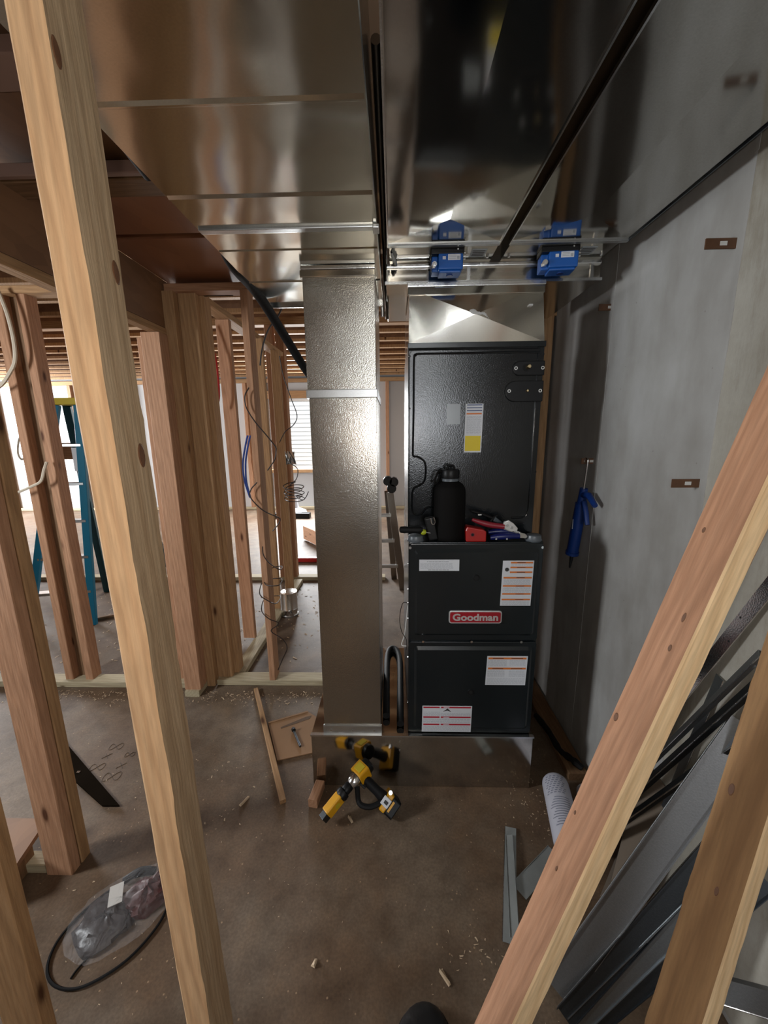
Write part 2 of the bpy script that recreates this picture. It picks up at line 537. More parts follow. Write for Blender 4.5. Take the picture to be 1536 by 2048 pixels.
MESHC = {}
def board(name, p0, p1, w, t, mat, parent=None, hint=(1, 0, 0), irr=0.0, seg=1, ch=0.003, wane=None, label=None, mat2=None, sides=()):
    """a piece of lumber: length along local Z, width w on local X, thickness t on local Y"""
    M, L = frame(p0, p1, hint)
    key = (round(w, 4), round(t, 4), round(L, 3), mat, irr, seg) if irr == 0 else None
    me = MESHC.get(key) if key else None
    if me is None:
        vs, fs = [], []
        rs = random.Random(hash((w, t, round(L, 3))) & 0xffff)
        sd = rs.random() * 50
        for i in range(seg + 1):
            z = L * i / seg
            hx, hy = w / 2, t / 2
            ring = [(-hx + ch, -hy), (hx - ch, -hy), (hx, -hy + ch), (hx, hy - ch), (hx - ch, hy), (-hx + ch, hy), (-hx, hy - ch), (-hx, -hy + ch)]
            for k, (x, y) in enumerate(ring):
                if irr:
                    c = k // 2
                    q = mnoise.noise(Vector((sd + c * 9.1, z * 6, 1))) + 0.5 * mnoise.noise(Vector((sd + c * 5.3, z * 23, 4)))
                    x *= 1 + irr * q / w * 0.4
                    y *= 1 + irr * q / t * 0.4
                if wane:
                    x, y = wane(k, x, y, z)
                vs.append((x, y, z))
        for i in range(seg):
            for k in range(8):
                a, b = i * 8 + k, i * 8 + (k + 1) % 8
                fs.append((a, b, b + 8, a + 8))
        fs.append(tuple(range(7, -1, -1)))
        fs.append(tuple(seg * 8 + k for k in range(8)))
        me = bpy.data.meshes.new(name)
        me.from_pydata(vs, [], fs)
        me.materials.append(MATS[mat])
        if mat2:
            me.materials.append(MATS[mat2])
            for p in me.polygons:
                if p.index < seg * 8 and p.index % 8 in sides:
                    p.material_index = 1
        if key:
            MESHC[key] = me
    o = bpy.data.objects.new(name, me)
    COL.objects.link(o)
    o.matrix_local = Matrix.Translation(-wloc(parent)) @ M
    if parent is not None:
        o.parent = parent
    if label:
        o['label'] = label
    return o

def knot(bd, sx, y, z, ry, rz):
    n = 12
    vs = [(sx, y + ry * math.cos(2 * math.pi * k / n), z + rz * math.sin(2 * math.pi * k / n)) for k in range(n)]
    e = 0.0012 if sx > 0 else -0.0012
    vs += [(sx + e, y + 0.75 * ry * math.cos(2 * math.pi * k / n), z + 0.75 * rz * math.sin(2 * math.pi * k / n)) for k in range(n)]
    me = bpy.data.meshes.new('knot')
    me.from_pydata(vs, [], [(k, (k + 1) % n, n + (k + 1) % n, n + k) for k in range(n)] + [tuple(range(n, 2 * n))])
    me.materials.append(MATS['knot_wood'])
    o = bpy.data.objects.new('knot', me)
    COL.objects.link(o)
    o.parent = bd
    return o

def smoothpath(pts, n=8):
    """Catmull-Rom through the points"""
    P = [Vector(p) for p in pts]
    P = [P[0] * 2 - P[1]] + P + [P[-1] * 2 - P[-2]]
    out = []
    for i in range(1, len(P) - 2):
        for k in range(n):
            t = k / n
            a, b, c, d = P[i - 1], P[i], P[i + 1], P[i + 2]
            out.append(0.5 * ((2 * b) + (c - a) * t + (2 * a - 5 * b + 4 * c - d) * t * t + (3 * b - 3 * c + d - a) * t ** 3))
    out.append(P[-2])
    return out

def wire(name, pts, r, mat, label, cat='wire', group=None, n=6, sm=8):
    o = MB().tube(smoothpath(pts, sm), r, n).build(name, mat, smooth=True)
    return tag(o, label, cat, group)

def rrect(x0, x1, z0, z1, r, n=5):
    pts = []
    for cx, cz, a0 in ((x1 - r, z0 + r, -90), (x1 - r, z1 - r, 0), (x0 + r, z1 - r, 90), (x0 + r, z0 + r, 180)):
        for k in range(n + 1):
            a = R(a0 + 90 * k / n)
            pts.append((cx + r * math.cos(a), cz + r * math.sin(a)))
    return pts

# ================================================================== SETTING
floor = struct(MB().box(-9.0, 1.2, -2.7, 11.8, -0.12, 0.0).build('floor', 'concrete_floor'), 'dusty brown concrete slab floor')
WX = 0.89
wall_r = struct(MB().box(WX, 1.2, -2.7, 8.3, 0.0, 2.97).build('wall_right', 'concrete_wall'), 'grey poured concrete wall with form tie slots')
# form panel seam ridges
for y, w, h in ((1.115, 0.010, 0.0025), (1.71, 0.006, 0.0015)):
    m = MB()
    for i in range(24):
        z0 = 0.04 + i * 0.115
        d = 0.003 * mnoise.noise(Vector((y * 9, i * 0.7, 2)))
        m.box(WX - h + d * 0.3, WX + 0.01, y - w / 2 + d, y + w / 2 + d, z0, z0 + 0.115)
    m.build('form_seam', 'concrete_wall', wall_r)
# rougher, yellower pour towards the front
m = MB()
for i in range(30):
    z0, z1 = 0.02 + i * 0.095, 0.02 + (i + 1) * 0.095
    y0 = 1.112 + 0.004 * mnoise.noise(Vector((1, i * 0.6, 0)))
    m.box(WX - 0.0018, WX + 0.01, -2.65, y0, z0, z1)
m.build('rough_pour', 'concrete_rough', wall_r)
for y, z, x0 in ((1.138, 2.035, 0.812), (1.139, 1.410, 0.812), (1.730, 2.058, 0.842), (1.752, 1.432, 0.838)):
    s = MB().box(x0, WX + 0.01, y - 0.002, y + 0.002, z - 0.0125, z + 0.0125).build('form_tie_tab', 'rust', wall_r)
    MB().box(x0 + 0.036, x0 + 0.054, y - 0.0028, y - 0.0018, z - 0.005, z + 0.005).build('tie_slot', 'mortar_chip', s)

wall_l = struct(MB().box(-9.15, -9.0, -2.7, 8.3, 0.0, 2.97).build('wall_left', 'white_paint'), 'pale wall at the far left of the basement')
m = MB()
m.box(-9.0, 0.05, -2.85, -2.7, 0, 2.97).box(0.71, 1.2, -2.85, -2.7, 0, 2.97).box(0.05, 0.71, -2.85, -2.7, 0, 1.25).box(0.05, 0.71, -2.85, -2.7, 2.17, 2.97)
wall_b = struct(m.build('wall_back', 'dim_plaster'), 'plain wall behind the viewpoint with a window opening')
# unseen partition added on the left, built round the left daylight lamp
m = MB()
m.box(-3.15, -3.0, -2.7, 0.14, 0, 2.97).box(-3.15, -3.0, 0.78, 1.4, 0, 2.97).box(-3.15, -3.0, 0.14, 0.78, 0, 1.38).box(-3.15, -3.0, 0.14, 0.78, 2.12, 2.97)
wall_n = struct(m.build('added_wall_near_left', 'dim_plaster'), 'added partition on the near left with an opening for the daylight lamp')
def casing(nm, lab, ax, c, u0, u1, z0, z1):
    w = thing(nm, lab, 'window', (c, (u0 + u1) / 2, z0) if ax == 'x' else ((u0 + u1) / 2, c, z0))
    del w['category']
    w['kind'] = 'structure'
    m = MB()
    for a0, a1, b0, b1 in ((u0 - 0.05, u0, z0 - 0.05, z1 + 0.05), (u1, u1 + 0.05, z0 - 0.05, z1 + 0.05), (u0, u1, z0 - 0.05, z0), (u0, u1, z1, z1 + 0.05)):
        if ax == 'x':
            m.box(c - 0.02, c + 0.02, a0, a1, b0, b1)
        else:
            m.box(a0, a1, c - 0.02, c + 0.02, b0, b1)
    m.build('window_frame', 'siding_white', w)
    return w
casing('lamp_frame_left', 'added window frame round the lamp in the near left partition', 'x', -2.99, 0.14, 0.78, 1.38, 2.12)  # unseen window added to frame the left daylight lamp
casing('window_3', 'small window in the wall behind the viewpoint', 'y', -2.69, 0.05, 0.71, 1.25, 2.17)
casing('lamp_frame_far_left', 'added window frame round the far left daylight lamp', 'x', -8.97, 5.05, 7.35, 0.85, 2.55)  # unseen frame added round the area lamp; the wall behind it is solid
# far wall with a window opening
FY = 8.1
WXA, WXB, WZA, WZB = -2.55, -1.35, 0.86, 2.29
m = MB()
m.box(-9.0, WXA, FY, FY + 0.2, 0, 2.97).box(WXB, 1.2, FY, FY + 0.2, 0, 2.97).box(WXA, WXB, FY, FY + 0.2, 0, WZA).box(WXA, WXB, FY, FY + 0.2, WZB, 2.97)
wall_f = struct(m.build('wall_far', 'white_paint'), 'pale far wall behind the framing')
board('top_plate', (-9.0, FY - 0.06, 2.63), (0.89, FY - 0.06, 2.63), 0.10, 0.07, 'wood_tan', wall_f, (0, 1, 0))
board('bottom_plate', (-9.0, FY - 0.05, 0.03), (0.89, FY - 0.05, 0.03), 0.10, 0.05, 'wood_plate', wall_f, (0, 1, 0))
for x in (-8.2, -7.4, -6.6, -5.4, -4.6, -3.0, -2.62, -1.28, -0.85, -0.12, 0.45):
    board('stud', (x, FY - 0.05, 0.06), (x, FY - 0.05, 2.59), 0.07, 0.09, 'wood_pink', wall_f)
board('window_header', (WXA - 0.1, FY - 0.05, 2.36), (WXB + 0.1, FY - 0.05, 2.36), 0.09, 0.14, 'wood_tan', wall_f, (0, 1, 0))
board('window_sill_board', (WXA - 0.1, FY - 0.05, 0.82), (WXB + 0.1, FY - 0.05, 0.82), 0.09, 0.07, 'wood_tan', wall_f, (0, 1, 0))
win = thing('window_1', 'bright basement window at the far end', 'window', ((WXA + WXB) / 2, FY + 0.1, WZA))
del win['category']
win['kind'] = 'structure'
m = MB()
for a in ((WXA, WXA + 0.05, WZA, WZB), (WXB - 0.05, WXB, WZA, WZB), (WXA, WXB, WZA, WZA + 0.05), (WXA, WXB, WZB - 0.05, WZB)):
    m.box(a[0], a[1], FY + 0.06, FY + 0.14, a[2], a[3])
m.build('window_frame', 'siding_white', win)
MB().box(WXA + 0.05, WXB - 0.05, FY + 0.095, FY + 0.101, WZA + 0.05, WZB - 0.05).build('pane', 'window_glass', win)
# neighbour's clapboard seen through the window
sd = thing('siding_wall', 'white clapboard siding outside the far window', 'siding', (-2, 11.2, 0))
MB().box(-7, 3, 11.36, 11.5, 0, 3.4).build('sheathing', 'siding_white', sd)
me = None
for i in range(26):
    z = 0.10 + i * 0.12
    o = MB().add([(-7, 11.33, z), (3, 11.33, z), (3, 11.36, z), (-7, 11.36, z), (-7, 11.352, z + 0.13), (3, 11.352, z + 0.13), (3, 11.36, z + 0.13), (-7, 11.36, z + 0.13)],
               [(0, 3, 2, 1), (4, 5, 6, 7), (0, 1, 5, 4), (1, 2, 6, 5), (2, 3, 7, 6), (3, 0, 4, 7)]).build('clapboard', 'siding_white', sd)

ceil = struct(MB().box(-9.15, 1.2, -2.85, 8.3, 2.97, 3.15).build('ceiling', 'subfloor'), 'subfloor underside and open joists')
jm = MB().box(-9.0, 0.88, -0.008, 0.008, 2.70, 2.94).box(-9.0, 0.88, -0.03, 0.03, 2.67, 2.705).box(-9.0, 0.88, -0.03, 0.03, 2.935, 2.97).mesh('joist')
jm.materials.append(MATS['osb'])
jm.materials.append(MATS['wood_tan'])
for p in jm.polygons:
    if p.index >= 6:
        p.material_index = 1
for i in range(14):
    o = bpy.data.objects.new('joist', jm)
    COL.objects.link(o)
    o.parent = ceil
    o.location = (0, 2.66 + 0.389 * i, 0)

# low soffit on the left: dropped beam, panels and cross pieces
sof = thing('soffit_frame', 'low brown plywood soffit carried by a dropped beam left of the ducts', 'soffit', (-1.2, 1.3, 2.09))
m = MB().box(-1.245, -1.2, -1.0, 2.25, 2.12, 2.36).build('beam_web', 'osb', sof)
board('beam_flange', (-1.2225, -1.0, 2.10), (-1.2225, 2.25, 2.10), 0.055, 0.035, 'wood_tan', sof)
MB().box(-1.2, -0.30, 1.765, 2.245, 2.362, 2.38).build('panel', 'plywood_red', sof)
MB().box(-1.2, -0.30, 1.43, 1.725, 2.362, 2.38).build('panel', 'plywood_red', sof)
MB().box(-1.2, -0.30, 1.10, 1.43, 2.385, 2.40).build('panel', 'osb', sof)
MB().box(-1.2, -0.30, -1.0, 1.09, 2.385, 2.40).build('panel', 'osb', sof)
MB().box(-1.2, -0.30, 1.70, 1.80, 2.382, 2.40).build('gap_dark_strip', 'void', sof)  # black strip standing in for the dark of the panel gap
board('cross_piece', (-1.2, 1.375, 2.345), (-0.57, 1.375, 2.345), 0.09, 0.035, 'wood_dark', sof, (0, 1, 0))
board('cross_piece', (-1.2, 1.31, 2.345), (-0.57, 1.31, 2.345), 0.02, 0.035, 'lilac_joist', sof, (0, 1, 0))
board('cross_piece', (-1.2, 0.98, 2.345), (-0.57, 0.98, 2.345), 0.09, 0.035, 'lilac_joist', sof, (0, 1, 0))
board('cross_piece', (-1.2, 0.60, 2.345), (-0.57, 0.60, 2.345), 0.09, 0.035, 'wood_dark', sof, (0, 1, 0))

# ------------------------------------------------------------------ stud walls
def studwall(label, loc, boards, group=None):
    t = thing('stud_wall', label, 'wall frame', loc, group)
    for nm, p0, p1, w, th, mat, hint in boards:
        board(nm, p0, p1, w, th, mat, t, hint)
    return t
X_, Y_ = (1, 0, 0), (0, 1, 0)
studwall('stud wall of pink and tan studs standing between the grey return drop and the dropped beam', (-1.1, 2.2, 0), [
    ('bottom_plate', (-1.13, 2.205, 0.019), (-0.20, 2.205, 0.019), 0.089, 0.038, 'wood_plate', Y_),
    ('bottom_plate', (-1.235, 2.05, 0.019), (-1.235, 2.30, 0.019), 0.089, 0.038, 'wood_plate', X_),
    ('bottom_plate', (-1.03, 2.255, 0.0195), (-1.03, 3.90, 0.0195), 0.089, 0.037, 'wood_plate', X_),
    ('stud', (-1.235, 2.085, 0.038), (-1.235, 2.085, 2.08), 0.100, 0.038, 'wood_pink', X_),
    ('stud', (-1.237, 2.126, 0.038), (-1.237, 2.126, 2.08), 0.098, 0.040, 'wood_pink', X_),
    ('stud', (-1.345, 2.20, 0.038), (-1.345, 2.20, 2.08), 0.060, 0.050, 'wood_pink', X_),
    ('stud', (-1.172, 2.182, 0.0), (-1.172, 2.182, 2.30), 0.060, 0.058, 'wood_tan', X_),
    ('stud', (-1.092, 2.215, 0.038), (-1.092, 2.215, 2.30), 0.094, 0.038, 'wood_tan', X_),
    ('stud', (-1.040, 2.278, 0.039), (-1.040, 2.278, 2.30), 0.042, 0.080, 'wood_tan', X_),
    ('stud', (-0.774, 2.205, 0.038), (-0.774, 2.205, 2.30), 0.038, 0.089, 'wood_pink', X_),
    ('stud', (-1.112, 2.694, 0.039), (-1.112, 2.694, 2.30), 0.089, 0.038, 'wood_pink', X_),
    ('stud', (-1.06, 3.20, 0.039), (-1.06, 3.20, 2.30), 0.080, 0.038, 'wood_tan', X_),
    ('stud', (-1.05, 3.62, 0.039), (-1.05, 3.62, 2.30), 0.080, 0.038, 'wood_tan', X_),
    ('top_plate', (-1.19, 2.21, 2.319), (-0.60, 2.21, 2.319), 0.089, 0.038, 'wood_pink', Y_),
    ('top_plate', (-1.10, 2.30, 2.321), (-1.10, 3.90, 2.321), 0.089, 0.038, 'wood_tan', X_),
    ('header_block', (-1.16, 2.245, 2.35), (-0.86, 2.245, 2.35), 0.02, 0.10, 'wood_pink', Y_),
])
studwall('built-up corner post on a bottom plate left of the nearest stud', (-2.02, 2.2, 0), [
    ('bottom_plate', (-2.75, 2.175, 0.019), (-1.28, 2.175, 0.019), 0.089, 0.038, 'wood_plate', Y_),
    ('stud', (-2.085, 2.195, 0.038), (-2.085, 2.195, 2.30), 0.050, 0.075, 'wood_pink', X_),
    ('stud', (-2.020, 2.225, 0.038), (-2.020, 2.225, 2.30), 0.080, 0.038, 'wood_dark', X_),
    ('stud', (-1.955, 2.195, 0.038), (-1.955, 2.195, 2.30), 0.050, 0.075, 'wood_pink', X_),
    ('top_plate', (-2.75, 2.19, 2.319), (-1.26, 2.19, 2.319), 0.089, 0.038, 'wood_tan', Y_),
])
bl = [('bottom_plate', (-6.5, 4.0, 0.02), (-0.1, 4.0, 0.02), 0.10, 0.04, 'wood_plate', Y_),
      ('top_plate', (-6.5, 4.0, 2.635), (0.4, 4.0, 2.635), 0.10, 0.07, 'wood_tan', Y_)]
for x, w in ((-1.205, 0.075), (-1.10, 0.080), (-3.02, 0.085), (-3.62, 0.06), (-3.74, 0.06), (-4.35, 0.05), (-4.9, 0.05), (-5.5, 0.05)):
    bl.append(('stud', (x, 4.0, 0.04), (x, 4.0, 2.60), w, 0.089, 'wood_pink' if w > 0.055 else 'wood_tan', X_))
bl.append(('blocking', (-3.62, 4.0, 1.42), (-3.02, 4.0, 1.42), 0.09, 0.17, 'wood_pink', Y_))
studwall('farther stud wall of full-height studs behind the curled black wires', (-3.0, 4.0, 0), bl)
# double stud on the left and a single one near the corner
studwall('double stud at the left edge, standing on a sole plate beside the plastic bag', (-1.22, 1.12, 0), [
    ('stud', (-1.222, 1.101, 0.0), (-1.222, 1.101, 2.075), 0.096, 0.040, 'wood_pink', X_),
    ('stud', (-1.219, 1.143, 0.0), (-1.219, 1.143, 2.075), 0.096, 0.040, 'wood_tan', X_),
    ('sole_plate', (-1.36, 1.11, 0.0195), (-1.275, 1.11, 0.0195), 0.05, 0.039, 'wood_plate', Y_),
])
o = board('wall_stud', (-0.925, 0.675, 0.0), (-0.925, 0.675, 2.05), 0.089, 0.038, 'wood_tan', None, (1, 0.1, 0))
tag(o, 'brown stud cut off by the lower left corner of the picture', 'stud')
o = board('wall_stud', (0.851, 2.30, 0.0), (0.851, 2.30, 2.18), 0.05, 0.05, 'wood_tan', None)
tag(o, 'narrow orange-brown stud between the coil cabinet and the concrete wall', 'stud')
o = board('wood_block', (0.80, 2.30, 2.20), (0.889, 2.30, 2.20), 0.04, 0.04, 'wood_tan', None, (0, 1, 0))
tag(o, 'short wooden block on top of the stud behind the coil cabinet', 'block')
o = MB().box(0.60, 0.888, 2.36, 2.39, 2.15, 2.66).build('osb_panel', 'osb')
tag(o, 'brown board above the narrow stud, right of the sheet-metal transition', 'board')

o = MB().box(0.13, 0.888, 2.40, 2.425, 0.0, 2.66).build('osb_panel', 'osb')  # panel added to keep the far daylight off the concrete wall
tag(o, 'brown sheathing panel added behind the furnace and coil to block far daylight', 'panel')
# nearest stud, slightly out of plumb, waney right edge
D = Vector((-0.0288, 0.0162, 1)).normalized()
b_ = Vector((math.cos(0.1239), math.sin(0.1239), 0)); b_ = (b_ - D * b_.dot(D)).normalized()
a_ = D.cross(b_)
c_ = Vector((-0.3397, 0.4794, 1.0)) - b_ * 0.019 + a_ * 0.0445
def wane_l(k, x, y, z):
    q = mnoise.noise(Vector((3.3, z * 3.2, 0))) * 0.5 + 0.5
    if k in (3, 4):
        s = 0.020 * max(0, q - 0.35) + 0.004 * mnoise.noise(Vector((8, z * 30, 0)))
        y -= abs(s)
    if k in (1, 2):
        x -= 0.0025 * (mnoise.noise(Vector((5, z * 9, 2))) + 0.5 * mnoise.noise(Vector((5, z * 31, 2))))
    return x, y
o = board('wall_stud', c_ - D * 1.0, c_ + D * 1.13, 0.038, 0.089, 'wood_pale', None, b_, 0.004, 90, 0.003, wane_l, None, 'wood_grey_shade', (2, 3))
for s_, t_, ry, rz in ((0.0131, 0.977, 0.008, 0.017), (0.0690, 0.777, 0.009, 0.017), (0.0640, 0.535, 0.010, 0.019)):
    knot(o, 0.0188, s_ - 0.0445, t_ + 1.0, ry, rz)
tag(o, 'nearest pale wall stud with knots running the whole height of the left side', 'stud')

def leaning(P2, dx, dy, r, z0, z1, mat, label, wn=None, mat2='wood_cream', knots=()):
    D = Vector((dx, dy, 1)).normalized()
    b = Vector((math.cos(r), math.sin(r), 0)); b = (b - D * b.dot(D)).normalized()
    a = D.cross(b)
    c = Vector(P2) + b * 0.019 + a * 0.0445
    k0, k1 = (z0 - c.z) / D.z, (z1 - c.z) / D.z
    o = board('lumber_board', c + D * k0, c + D * k1, 0.038, 0.089, mat, None, b, 0.004, 70, 0.003, wn, None, mat2, (0, 7))
    for s_, t_, ry, rz in knots:
        knot(o, -0.0188, s_ - 0.0445, t_ - k0, ry, rz)
    return tag(o, label, 'board')
def wane_r(k, x, y, z):
    if k in (1, 2):
        x -= 0.003 * abs(mnoise.noise(Vector((1, z * 12, 2))) + 0.7 * mnoise.noise(Vector((1, z * 45, 2))))
    return x, y
leaning((0.414, 0.575, 1.0), 0.316, 0.045, 0.029, 0.013, 2.165, 'wood_rose', 'long pinkish board with a pale edge leaning across the right side', wane_r, 'wood_cream', ((0.0317, 0.2626, 0.004, 0.010), (0.0318, 0.2043, 0.004, 0.007), (0.0757, 0.031, 0.006, 0.009), (0.0675, 0.4135, 0.004, 0.006), (0.0719, -0.1858, 0.003, 0.005), (0.0575, -0.3052, 0.003, 0.006)))
def wane_b(k, x, y, z):
    if k in (4, 5):
        y -= 0.006 * (mnoise.noise(Vector((2, z * 7, 2))) + 0.6 * mnoise.noise(Vector((2, z * 26, 2)))) + 0.003
    if k in (0, 1):
        y += 0.004 * abs(mnoise.noise(Vector((9, z * 14, 2))))
    return x, y
leaning((0.741, 0.635, 1.0), 0.313, 0.199, 0.243, 0.017, 1.24, 'wood_bark', 'rough brown bark-edged board leaning on the concrete wall at the lower right corner', wane_b, 'wood_cream', ((0.065, -0.1544, 0.006, 0.014), (0.040, -0.3446, 0.004, 0.010)))

# ================================================================== DUCTWORK
# base plenum
PX0, PX1, PY0, PY1, PZ = -0.37, 0.60, 1.46, 2.17, 0.262
pl = thing('base_plenum', 'low galvanised base plenum box on the floor under the furnace', 'duct', (0.1, 1.8, 0))
MB().box(PX0, PX1, PY0, PY1, 0.0, PZ).build('body', 'galv_base', pl, 0.0015, 1)
m = MB().box(PX0 - 0.003, PX1 + 0.003, PY0 - 0.004, PY0 + 0.012, PZ - 0.003, PZ + 0.004)
m.build('folded_rim', 'zinc_bright', pl)
for x, z in ((0.02, 0.235), (0.02, 0.19)):
    MB().cyl((x, PY0, z), (x, PY0 - 0.003, z), 0.004, n=8).build('screw', 'zinc_bright', pl)

# return drop
DX0, DX1, DY0, DY1 = -0.312, -0.062, 1.475, 1.885
dr = thing('return_drop', 'tall upright galvanised return drop left of the furnace', 'duct', (-0.19, 1.68, PZ))
MB().box(DX0, DX1, DY0, DY1, PZ, 1.70).build('lower_section', 'galv_drop', dr, 0.0015, 1)
MB().box(DX0 - 0.004, DX1 + 0.0, DY0 - 0.003, DY1, 1.70, 2.118).build('upper_section', 'galv_drop', dr, 0.0015, 1)
MB().box(DX0 - 0.008, DX1 + 0.004, DY0 - 0.010, DY1 + 0.005, 1.692, 1.722).build('cleat_band', 'galv_cleat', dr, 0.002)
MB().box(DX0 - 0.010, DX1 + 0.003, DY0 - 0.014, DY0 + 0.02, 2.095, 2.118).build('top_collar', 'galv_box', dr, 0.003)
MB().box(DX0 - 0.006, DX1 + 0.002, DY0 - 0.018, DY0 - 0.001, 2.118, 2.1305).build('top_lip', 'zinc_bright', dr, 0.002)
MB().box(DX0 - 0.004, DX1 + 0.004, DY0 - 0.007, DY0 + 0.004, PZ + 0.002, PZ + 0.042).build('bottom_flange', 'galv_cleat', dr, 0.002)
for x in (DX0 + 0.03, -0.187, DX1 - 0.03):
    MB().cyl((x, DY0 - 0.006, PZ + 0.021), (x, DY0 - 0.010, PZ + 0.021), 0.0042, n=8).build('screw', 'zinc_bright', dr)
MB().box(DX0 - 0.012, DX0 - 0.0005, DY0 + 0.10, DY0 + 0.13, 0.75, 1.60).build('side_seam', 'zinc_bright', dr)

# left trunk
TX0, TX1, TZ = -0.552, -0.043, 2.132
tr = thing('return_duct', 'wide galvanised return duct overhead on the left with crosswise seams', 'duct', (-0.3, 0.4, TZ))
MB().box(TX0, TX1, -1.3, 1.868, TZ, 2.352).build('body', 'galv_trunk', tr, 0.002, 1)
for y, h, w in ((0.795, 0.004, 0.010), (1.065, 0.005, 0.012), (1.345, 0.003, 0.008), (1.60, 0.003, 0.008)):
    MB().ext([(y - w, TZ + 0.001), (y - w * 0.2, TZ - h), (y + w * 0.2, TZ - h), (y + w, TZ + 0.001)], TX0 + 0.005, TX1 - 0.005, 'x').build('cross_bead', 'galv_trunk', tr)
c = MB().box(TX0 + 0.006, TX1 + 0.004, 1.205, 1.228, TZ - 0.007, TZ + 0.002).build('drive_cleat', 'galv_cleat', tr, 0.002)
MB().box(TX1 - 0.012, TX1 + 0.006, 1.198, 1.235, TZ - 0.012, TZ - 0.002).build('cleat_tab', 'galv_cleat', tr, 0.002)
MB().box(TX0 + 0.002, TX1, 1.862, 1.874, TZ - 0.012, TZ + 0.003).build('end_lip', 'zinc_bright', tr)

# supply trunks
def supply(name, x0, x1, z, label, creases):
    t = thing(name, label, 'duct', ((x0 + x1) / 2, 0.3, z))
    MB().box(x0, x1, -1.3, 1.512, z, z + 0.20).build('body', 'galv_supply', t, 0.002, 1)
    # cross-break: a long shallow ridge hipped at both ends
    xa, xb, ya, yb = x0 + 0.004, x1 - 0.004, -1.2, 1.502
    cx = (xa + xb) / 2
    MB().add([(xa, ya, z - 0.0005), (xb, ya, z - 0.0005), (xb, yb, z - 0.0005), (xa, yb, z - 0.0005), (cx, -0.9, z - creases), (cx, yb - 0.16, z - creases)],
             [(0, 1, 4), (1, 2, 5, 4), (2, 3, 5), (3, 0, 4, 5), (3, 2, 1, 0)]).build('cross_broken_sheet', 'galv_supply', t)
    MB().box(x0 + 0.001, x1 - 0.001, 1.506, 1.520, z - 0.006, z + 0.003).build('end_cleat', 'galv_cleat', t)
    m = MB().box(x0 - 0.002, x0 + 0.002, -1.3, 1.52, z - 0.005, z + 0.004)
    m.build('edge_hem', 'zinc_bright', t)
    m = MB().box(x1 - 0.002, x1 + 0.002, -1.3, 1.52, z - 0.005, z + 0.004)
    m.build('edge_hem', 'steel_dark' if x1 > 0.5 else 'zinc_bright', t)  # wall-side hem darkened to paint in the shadow line along the wall
    return t
SZ = 2.21
supply('supply_duct', -0.017, 0.374, SZ, 'dark mirror-like supply duct overhead in the middle, running toward the blue actuator', 0.0055)
supply('supply_duct', 0.410, 0.815, SZ, 'supply duct overhead along the concrete wall', 0.0055)

# damper box
zb = thing('damper_box', 'galvanised distribution box above the coil with two damper sleeves', 'duct', (0.38, 1.9, 2.13))
MB().box(-0.026, 0.793, 1.640, 2.15, 2.130, 2.45).build('body', 'galv_box', zb, 0.002, 1)
MB().box(-0.030, 0.797, 1.632, 1.641, 2.126, 2.136).build('bottom_hem', 'zinc_bright', zb)
MB().box(-0.024, 0.790, 1.628, 1.641, 2.183, 2.197).build('front_rib', 'zinc_bright', zb, 0.003)
for x in (0.752, 0.285):
    MB().box(x, x + 0.012, 1.634, 1.641, 2.137, 2.182).build('corner_seam', 'zinc_bright', zb)
for x0, x1 in ((-0.012, 0.372), (0.412, 0.790)):
    s = MB().box(x0, x1, 1.522, 1.641, 2.205, 2.40).build('damper_sleeve', 'galv_supply', zb, 0.001, 1)
    for x in (x0 + 0.02, x1 - 0.02):
        MB().cyl((x, 1.60, 2.206), (x, 1.60, 2.199), 0.005, n=8).build('bolt', 'zinc_bright', s)
for x0 in (0.285, 0.675):
    l = MB().box(x0, x0 + 0.055, 1.545, 1.605, 2.2035, 2.2052).build('sleeve_label', 'sticker_film', zb)
    m = MB()
    for k in range(4):
        m.box(x0 + 0.006, x0 + 0.049, 1.552 + k * 0.013, 1.556 + k * 0.013, 2.2028, 2.2036)
    m.build('print', 'print_black', l)
for q in range(5):
    x = -0.004 + q * 0.003
    MB().cyl((x, 1.56 + 0.012 * q, 2.204), (x + 0.006, 1.57 + 0.012 * q, 2.186 - 0.004 * (q % 2)), 0.005, n=6).build('twist_tie', 'zinc_bright', zb)

